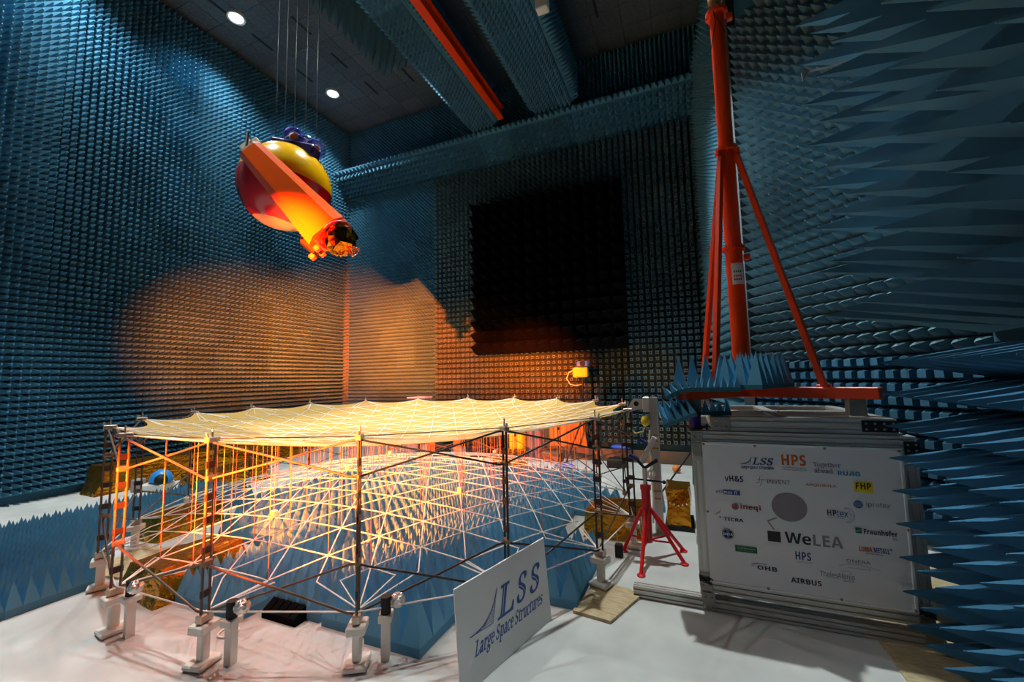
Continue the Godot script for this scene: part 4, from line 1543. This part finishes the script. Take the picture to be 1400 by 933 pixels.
# ---------------------------------------------------------------- the white sign
func sign_board() -> void:
	var bl := Vector3(-1.2, 0.0, -2.058)
	var u := Vector3(0.2519, 0, -0.9678)
	var n := Vector3(0.9678, 0, 0.2519)
	var tau := deg_to_rad(-5)
	var v := Vector3.UP * cos(tau) + n * sin(tau)
	var t := thing("sign_board", "white board with blue LSS lettering standing on the floor before the reflector", "sign", bl)
	var b := Transform3D(Basis(u, v, u.cross(v)), Vector3.ZERO)
	var g := Geo.new()
	g.box(b * Vector3(0.4525, 0.276, -0.006), Vector3(0.905, 0.548, 0.01), b.basis, 0.0015)
	part("board", g, M.white_board, t)
	var blue := mat(c8(38, 84, 160), 0.5)
	for q in [["L", 0.337, 0.548, 0.242, 0.419], ["S", 0.527, 0.676, 0.25, 0.42], ["S", 0.675, 0.833, 0.25, 0.418]]:
		text(t, "letter", q[0], q[1], q[2], q[3], q[4], blue, "Droid Serif", true, 0.32, b, 0.0)
	text(t, "lettering", "Large Space Structures", 0.113, 0.83, 0.12, 0.222, blue, "Droid Serif", true, 0.3, b, 0.0)
	# white inlines of the capitals
	g = Geo.new()
	stroke(g, [Vector2(0.385, 0.262), Vector2(0.425, 0.408)], 0.004, 0.0016)
	stroke(g, bez(Vector2(0.572, 0.352), Vector2(0.62, 0.33), Vector2(0.622, 0.3)), 0.004, 0.0016)
	stroke(g, bez(Vector2(0.725, 0.352), Vector2(0.772, 0.33), Vector2(0.774, 0.3)), 0.004, 0.0016)
	var o := part("letter_inline", g, M.white_board, t)
	o.transform = b
	# sail mark
	g = Geo.new()
	var tip := Vector2(0.095, 0.261)
	var top := Vector2(0.351, 0.422)
	var br := Vector2(0.295, 0.25)
	var c := Vector2(0.277, 0.245)
	var lee := bez(tip, c, top, 16)
	stroke(g, lee, 0.006, 0.001)
	stroke(g, [top, br], 0.0028, 0.001)
	stroke(g, [br, tip], 0.0028, 0.001)
	for k in range(5, 15):
		var p: Vector2 = lee[k]
		var f := (k - 4) / 12.0
		stroke(g, [p, tip.lerp(br, 0.35 + f * 0.65) if k < 10 else br.lerp(top, (k - 9) / 7.0)], 0.0018, 0.001)
		stroke(g, [p, br.lerp(top, f * 0.85)], 0.0018, 0.001)
	o = part("sail_mark", g, blue, t)
	o.transform = b
	# a small prop leg behind, so that it stands
	g = Geo.new()
	g.tube(b * Vector3(0.45, 0.3, -0.012), b * Vector3(0.45, 0.0, -0.012) - n * 0.16, 0.006)
	part("prop_leg", g, M.alu, t)

# ---------------------------------------------------------------- small things on the floor
func crumpled(g: Geo, c: Vector3, s: Vector3, amp: float, sd: int, taper := 0.0, div := 8) -> void:  # a box wrapped in creased foil
	var f := FastNoiseLite.new()
	f.seed = sd
	f.frequency = 2.2
	f.fractal_octaves = 3
	var bend := func(p: Vector3) -> Vector3:
		var q := p * s * 0.5
		var k := 1.0 - taper * (p.y * 0.5 + 0.5)
		q.x *= k
		q.z *= k
		var w := c + q
		return w + Vector3(f.get_noise_3dv(w), f.get_noise_3dv(w + Vector3(7, 3, 1)) * (1.0 if p.y > -0.99 else 0.0), f.get_noise_3dv(w + Vector3(2, 9, 5))) * amp
	for ax in 3:
		for sg in [-1.0, 1.0]:
			for i in div:
				for j in div:
					var q := []
					for e in [[0, 0], [1, 0], [1, 1], [0, 1]]:
						var p := Vector3()
						p[ax] = sg
						p[(ax + 1) % 3] = 2.0 * (i + e[0]) / div - 1.0
						p[(ax + 2) % 3] = 2.0 * (j + e[1]) / div - 1.0
						q.append(bend.call(p))
					if sg < 0:
						q.reverse()
					g.quad(q[0], q[1], q[2], q[3])

func foil_box(label: String, lo: Vector3, hi: Vector3, sd: int, taper := 0.1, turn := 0.0) -> Node3D:
	var c := (lo + hi) * 0.5
	var t := thing("foil_box", label, "foil box", Vector3(c.x, 0, c.z), turn)
	var g := Geo.new()
	crumpled(g, Vector3(0, (hi.y + lo.y) * 0.5, 0), hi - lo, 0.035, sd, taper, 9)
	part("foil_cover", g, M.foil, t)
	return t

func small_things() -> void:
	# boxes wrapped in gold foil
	foil_box("long gold foil covered box on the floor along the left wall", Vector3(-9.08, 0.0, -7.4), Vector3(-8.6, 0.44, -3.57), 1, 0.06)
	foil_box("crumpled gold foil box at the front left, under the rim beside the low blue foam", Vector3(-4.36, 0.0, -2.75), Vector3(-3.84, 0.27, -1.98), 2, 0.16)
	foil_box("low gold foil box behind the left gold box, inside the ring of posts", Vector3(-5.85, 0.0, -3.55), Vector3(-5.45, 0.24, -2.75), 3, 0.15, 0.15)
	foil_box("gold foil box far left inside the ring, in front of the left wall box", Vector3(-7.55, 0.0, -5.4), Vector3(-7.05, 0.3, -4.1), 4, 0.1)
	foil_box("small gold foil box at the far side of the net", Vector3(-3.5, 0.0, -7.6), Vector3(-2.9, 0.32, -7.25), 5, 0.1)
	foil_box("broad gold foil box right of the net, behind the red jack", Vector3(-1.1, 0.0, -5.1), Vector3(-0.5, 0.29, -4.5), 6, 0.12)
	var fb := foil_box("gold foil box with a bead string, between the aluminium post and the stand", Vector3(-0.29, 0.05, -5.45), Vector3(-0.03, 0.45, -5.02), 7, 0.08)
	var g := Geo.new()
	g.box(Vector3(0, 0.025, 0), Vector3(0.3, 0.05, 0.46))
	part("black_base", g, M.black, fb)
	g = Geo.new()
	for k in 7:
		g.ball(Vector3(-0.13 + k * 0.043, 0.27 + 0.012 * absf(k - 3), 0.235), Vector3.ONE * 0.009, -90, 90, 8, 5)
	part("bead_string", g, M.silver_foil, fb)
	# pale boards
	var t := thing("plywood_board", "pale plywood board on the floor right of the white sign", "board", Vector3(-0.63, 0, -3.28), -0.1)
	g = Geo.new()
	g.prism(PackedVector2Array([Vector2(-0.2, -0.24), Vector2(0.08, -0.25), Vector2(0.19, 0.16), Vector2(0.1, 0.25), Vector2(-0.18, 0.25)]), Transform3D(Basis(Vector3.RIGHT, Vector3.FORWARD, Vector3.UP), Vector3.ZERO), 0.022)
	part("board", g, M.wood, t)
	t = thing("plywood_board", "pale plywood board under the leftmost rim posts", "board", Vector3(-4.92, 0, -2.45), 0.2)
	g = Geo.new()
	g.box(Vector3(0, 0.011, 0), Vector3(0.8, 0.022, 0.62), Basis(), 0.003)
	part("board", g, M.wood, t)
	# red jack stand with a V-head
	t = thing("jack_stand", "red four-legged jack stand with rollers on top, by the aluminium post", "jack", Vector3(-0.42, 0, -4.22))
	g = Geo.new()
	g.lathe([Vector2(0.0, 0.14), Vector2(0.042, 0.14), Vector2(0.042, 0.62), Vector2(0.05, 0.62), Vector2(0.05, 0.66), Vector2(0.0, 0.66)], 16)
	part("column", g, M.red, t)
	var feet := [Vector3(-0.03, 0, 0.41), Vector3(-0.24, 0, -0.05), Vector3(0.31, 0, 0.06), Vector3(0.3, 0, -0.24)]
	for f in feet:
		g = Geo.new()
		var top: Vector3 = f.normalized() * 0.04 + Vector3(0, 0.44, 0)
		g.tube(top, f + Vector3(0, 0.012, 0), 0.017, -1, 10)
		var leg := part("leg", g, M.red, t)
		g = Geo.new()
		g.lathe([Vector2(0.0, 0.0), Vector2(0.036, 0.0), Vector2(0.036, 0.012), Vector2(0.012, 0.02)], 14, Transform3D(Basis(), f))
		part("foot_plate", g, M.red, leg)
		g = Geo.new()
		g.tube(f * 0.62 + Vector3(0, 0.17, 0), f.normalized() * 0.04 + Vector3(0, 0.16, 0), 0.009, -1, 8)
		part("leg_brace", g, M.red, leg)
	g = Geo.new()
	g.tube(Vector3(0, 0.66, 0), Vector3(0, 0.82, 0), 0.022, -1, 12)
	part("screw", g, M.alu, t)
	g = Geo.new()
	g.tube(Vector3(-0.17, 0.72, 0.02), Vector3(0.17, 0.7, 0.0), 0.009, -1, 8)
	g.ball(Vector3(0.17, 0.7, 0.0), Vector3.ONE * 0.018, -90, 90, 10, 6)
	g.ball(Vector3(-0.17, 0.72, 0.02), Vector3.ONE * 0.014, -90, 90, 10, 6)
	part("turning_handle", g, M.black, t)
	g = Geo.new()
	g.path([Vector3(-0.09, 0.92, 0), Vector3(0, 0.82, 0), Vector3(0.12, 0.9, 0)], 0.018, 8)
	part("v_head", g, M.black_metal, t)
	g = Geo.new()
	g.tube(Vector3(-0.14, 0.94, 0.02), Vector3(-0.06, 0.9, 0.0), 0.025, -1, 12)
	part("roller", g, mat(c8(40, 44, 100), 0.5), t)
	g = Geo.new()
	g.box(Vector3(0.04, 0.99, -0.02), Vector3(0.05, 0.28, 0.05), Basis(Vector3.BACK, -0.5), 0.006)
	part("clamp_arm", g, M.alu, t)
	g = Geo.new()
	g.tube(Vector3(-0.03, 1.09, 0), Vector3(0.04, 1.05, 0), 0.018, -1, 10)
	part("roller", g, mat(c8(40, 44, 100), 0.5), t)
	# aluminium post holding the reflector
	t = thing("aluminium_post", "upright aluminium profile post holding the right edge of the reflector", "post", Vector3(-0.36, 0, -4.93))
	profile("profile_post", Vector3(0, 0, 0), Vector3(0, 1.46, 0), 0.085, 0.085, t)
	g = Geo.new()
	g.box(Vector3(-0.075, 1.38, 0.03), Vector3(0.07, 0.17, 0.1), Basis(), 0.006)
	part("clamp_block", g, M.alu, t)
	g = Geo.new()
	var hole := PackedVector2Array([Vector2(-0.28, 1.33), Vector2(-0.24, 1.31), Vector2(-0.11, 1.33), Vector2(-0.11, 1.44), Vector2(-0.2, 1.445), Vector2(-0.225, 1.43)])
	g.prism(hole, Transform3D(Basis(), Vector3(0, 0, 0.05)), 0.012)
	var pl := part("holder_plate", g, M.alu, t)
	g = Geo.new()
	g.tube(Vector3(-0.18, 1.39, 0.06), Vector3(-0.18, 1.39, 0.0635), 0.027, -1, 20)
	part("plate_hole", g, M.black, pl)
	g = Geo.new()
	g.ring(Vector3(-0.06, 0.62, 0.06), Vector3.BACK, 0.04, 0.014, 20, 8)
	g.ring(Vector3(-0.06, 0.63, 0.075), Vector3.BACK, 0.034, 0.012, 20, 8)
	part("cable_coil", g, M.white_plastic, t)
	g = Geo.new()
	g.ball(Vector3(-0.09, 1.2, 0.06), Vector3(0.05, 0.06, 0.04), -90, 90, 14, 8)
	part("yellow_reel", g, mat(c8(226, 196, 40), 0.4), t)
	g = Geo.new()
	g.path([Vector3(-0.09, 1.16, 0.06), Vector3(-0.12, 1.08, 0.06), Vector3(-0.2, 1.06, 0.06), Vector3(-0.27, 1.12, 0.06), Vector3(-0.29, 1.28, 0.06)], 0.009, 6)
	part("yellow_cable", g, mat(c8(206, 186, 110), 0.5), t)
	g = Geo.new()
	g.path([Vector3(-0.05, 1.1, 0.055), Vector3(-0.065, 0.95, 0.06), Vector3(-0.05, 0.8, 0.06), Vector3(-0.06, 0.66, 0.06), Vector3(-0.045, 0.4, 0.06), Vector3(-0.06, 0.1, 0.06)], 0.01, 6)
	part("white_cable", g, M.line, t)
	for y in [0.36, 0.44, 0.9, 0.98, 1.04]:
		g = Geo.new()
		g.box(Vector3(-0.01, y, 0.001), Vector3(0.09, 0.018, 0.089))
		part("amber_tape", g, mat(c8(190, 130, 40), 0.4), t)
	# small black device with an aerial
	t = thing("black_device", "small black box with a thin aerial on the floor beside the jack", "device", Vector3(-0.68, 0, -4.13))
	g = Geo.new()
	g.box(Vector3(0, 0.06, 0), Vector3(0.07, 0.12, 0.06), Basis(), 0.006)
	part("housing", g, M.black, t)
	g = Geo.new()
	g.tube(Vector3(-0.01, 0.12, 0), Vector3(-0.015, 0.22, 0), 0.003, -1, 6)
	part("aerial", g, M.alu, t)
	# blue and white case before the left wall
	t = thing("blue_case", "small blue and white open case on the floor at the far left, behind the foam", "case", Vector3(-8.16, 0, -4.17), 0.5)
	g = Geo.new()
	g.box(Vector3(0, 0.06, 0), Vector3(0.36, 0.12, 0.3), Basis(), 0.02)
	part("white_base", g, M.white_plastic, t)
	g = Geo.new()
	g.ball(Vector3(0.05, 0.14, 0), Vector3(0.17, 0.19, 0.15), 0, 90, 18, 8)
	part("blue_hood", g, mat(c8(50, 140, 214), 0.35), t)
	g = Geo.new()
	g.ball(Vector3(0.1, 0.17, 0.07), Vector3(0.1, 0.1, 0.1), -40, 90, 16, 8)
	part("dark_opening", g, M.black, t)
	g = Geo.new()
	g.box(Vector3(-0.26, 0.1, 0.05), Vector3(0.13, 0.2, 0.16), Basis(), 0.012)
	part("grey_box", g, M.grey_plastic, t)
	# loose floor cable loop beside the front stand
	g = Geo.new()
	g.ring(Vector3(-3.0, 0.008, -2.0), Vector3.UP, 0.06, 0.007, 24, 6)
	tag(part("cable_loop", g, M.line), "small white cable loop on the floor by the front stand", "cable")

# ---------------------------------------------------------------- things at the far wall
func back_things() -> void:
	# low dark board along the far wall
	var g := Geo.new()
	g.box(Vector3(-1.35, 0.12, -8.62), Vector3(3.5, 0.24, 0.04))
	var b := struct("trim_3", g, mat(c8(92, 76, 62), 0.7))
	b.set_meta("kind", "structure")
	# surveying instrument on a pole
	var t := thing("surveying_instrument", "yellow surveying instrument with a blue top on a thin pole before the back wall", "instrument", Vector3(-1.97, 0, -8.4))
	g = Geo.new()
	g.tube(Vector3(0, 0.6, 0), Vector3(0, 1.7, 0), 0.022, -1, 10)
	for k in 3:
		var a := TAU * k / 3 + 0.5
		g.tube(Vector3(0, 0.95, 0), Vector3(cos(a) * 0.4, 0.01, sin(a) * 0.4), 0.018, -1, 8)
	part("tripod", g, M.black_metal, t)
	g = Geo.new()
	g.box(Vector3(-0.03, 1.8, 0), Vector3(0.3, 0.2, 0.2), Basis(), 0.02)
	part("yellow_body", g, mat(c8(244, 188, 20), 0.4), t)
	g = Geo.new()
	g.box(Vector3(0.02, 1.965, 0), Vector3(0.26, 0.13, 0.17), Basis(), 0.03)
	part("blue_top", g, mat(c8(60, 96, 150), 0.4), t)
	g = Geo.new()
	g.tube(Vector3(0.03, 1.98, 0.07), Vector3(0.03, 1.98, 0.11), 0.055, -1, 16)
	part("lens", g, M.black, t)
	g = Geo.new()
	g.path([Vector3(-0.16, 1.86, 0.02), Vector3(-0.28, 1.8, 0.02), Vector3(-0.33, 1.68, 0.02), Vector3(-0.26, 1.56, 0.02), Vector3(-0.12, 1.53, 0.02), Vector3(0, 1.56, 0.0)], 0.013, 6)
	part("cable", g, M.rope, t)
	# wooden board standing against the wall
	t = thing("wooden_panel", "upright wooden panel of vertical boards before the back wall", "panel", Vector3(-2.55, 0, -8.9))
	for k in 7:
		g = Geo.new()
		g.box(Vector3(-0.45 + k * 0.15, 0.37, 0.004 * (k % 2)), Vector3(0.146, 0.74, 0.03), Basis(), 0.004)
		part("plank", g, M.plank, t)
	# low clutter on the floor behind the net
	var names := [["equipment_case", "dark equipment case on the floor at the far right, behind the net", -1.3, -8.1, 0.34, 0.16, M.black], ["equipment_case", "brown carton on the floor by the wooden panel", -2.62, -8.25, 0.42, 0.2, mat(c8(120, 90, 60), 0.8)], ["equipment_case", "yellow case on the floor at the back, seen between the posts", -3.35, -8.2, 0.3, 0.55, mat(c8(246, 200, 10), 0.4)], ["equipment_case", "grey instrument case at the back beside the yellow case", -3.0, -8.35, 0.34, 0.62, mat(c8(86, 88, 110), 0.5)], ["equipment_case", "dark low case at the back left of the yellow one", -4.3, -8.3, 0.6, 0.22, M.black], ["equipment_case", "dark brown case at the back, far left", -5.3, -8.2, 0.5, 0.24, mat(c8(60, 44, 34), 0.7)]]
	for q in names:
		t = thing(q[0], q[1], "case", Vector3(q[2], 0, q[3]), 0.0)
		g = Geo.new()
		g.box(Vector3(0, q[5] * 0.5, 0), Vector3(q[4], q[5], 0.26), Basis(), 0.02)
		part("body", g, q[6], t)
		g = Geo.new()
		g.path([Vector3(-0.07, q[5] - 0.005, 0), Vector3(-0.05, q[5] + 0.03, 0), Vector3(0.05, q[5] + 0.03, 0), Vector3(0.07, q[5] - 0.005, 0)], 0.008, 6)
		part("handle", g, M.black, t)
	# blue things on the low board
	for k in 2:
		t = thing("blue_bag", ["flat bright blue bag on the low board at the right rim of the net", "flat blue bag by the wooden panel behind the net"][k], "bag", [Vector3(-1.3, 0.24, -8.62), Vector3(-2.2, 0.0, -7.7)][k])
		g = Geo.new()
		g.ball(Vector3(0, 0.045, 0), Vector3(0.2, 0.05, 0.09), -90, 90, 16, 8)
		part("bag", g, mat(c8(36, 80, 200), 0.5), t)
	# black tripod right of the aluminium post
	t = thing("black_tripod", "thin black tripod standing between the aluminium post and the banner stand", "tripod", Vector3(0.02, 0, -6.6))
	g = Geo.new()
	g.tube(Vector3(0, 0.3, 0), Vector3(0, 1.25, 0), 0.016, -1, 8)
	part("pole", g, M.black_metal, t)
	for k in 3:
		var a := TAU * k / 3 + 0.5
		g = Geo.new()
		g.tube(Vector3(0, 0.62, 0), Vector3(cos(a) * 0.55, 0.01, sin(a) * 0.55), 0.012, -1, 8)
		part("leg", g, M.black_metal, t)
	g = Geo.new()
	g.box(Vector3(0, 1.2, 0.02), Vector3(0.05, 0.2, 0.05), Basis(), 0.005)
	part("head", g, M.black, t)
	t = thing("orange_ball", "small orange ball on the floor near the black tripod", "ball", Vector3(-0.25, 0, -7.9))
	g = Geo.new()
	g.ball(Vector3(0, 0.07, 0), Vector3.ONE * 0.07, -90, 90, 14, 8)
	part("ball", g, mat(c8(224, 120, 30), 0.5), t)
	# white panel lying behind the far rim
	t = thing("white_tray", "flat white tray on a black stand behind the far rim of the reflector", "tray", Vector3(-5.9, 0, -8.3))
	g = Geo.new()
	g.box(Vector3(0, 1.3, 0), Vector3(0.5, 0.04, 0.35), Basis(), 0.01)
	part("tray", g, M.white_board, t)
	g = Geo.new()
	g.tube(Vector3(0, 0, 0), Vector3(0, 1.29, 0), 0.025, -1, 10)
	g.tube(Vector3(0, 0, 0), Vector3(0, 0.02, 0), 0.2, -1, 18)
	part("stand", g, M.black_metal, t)
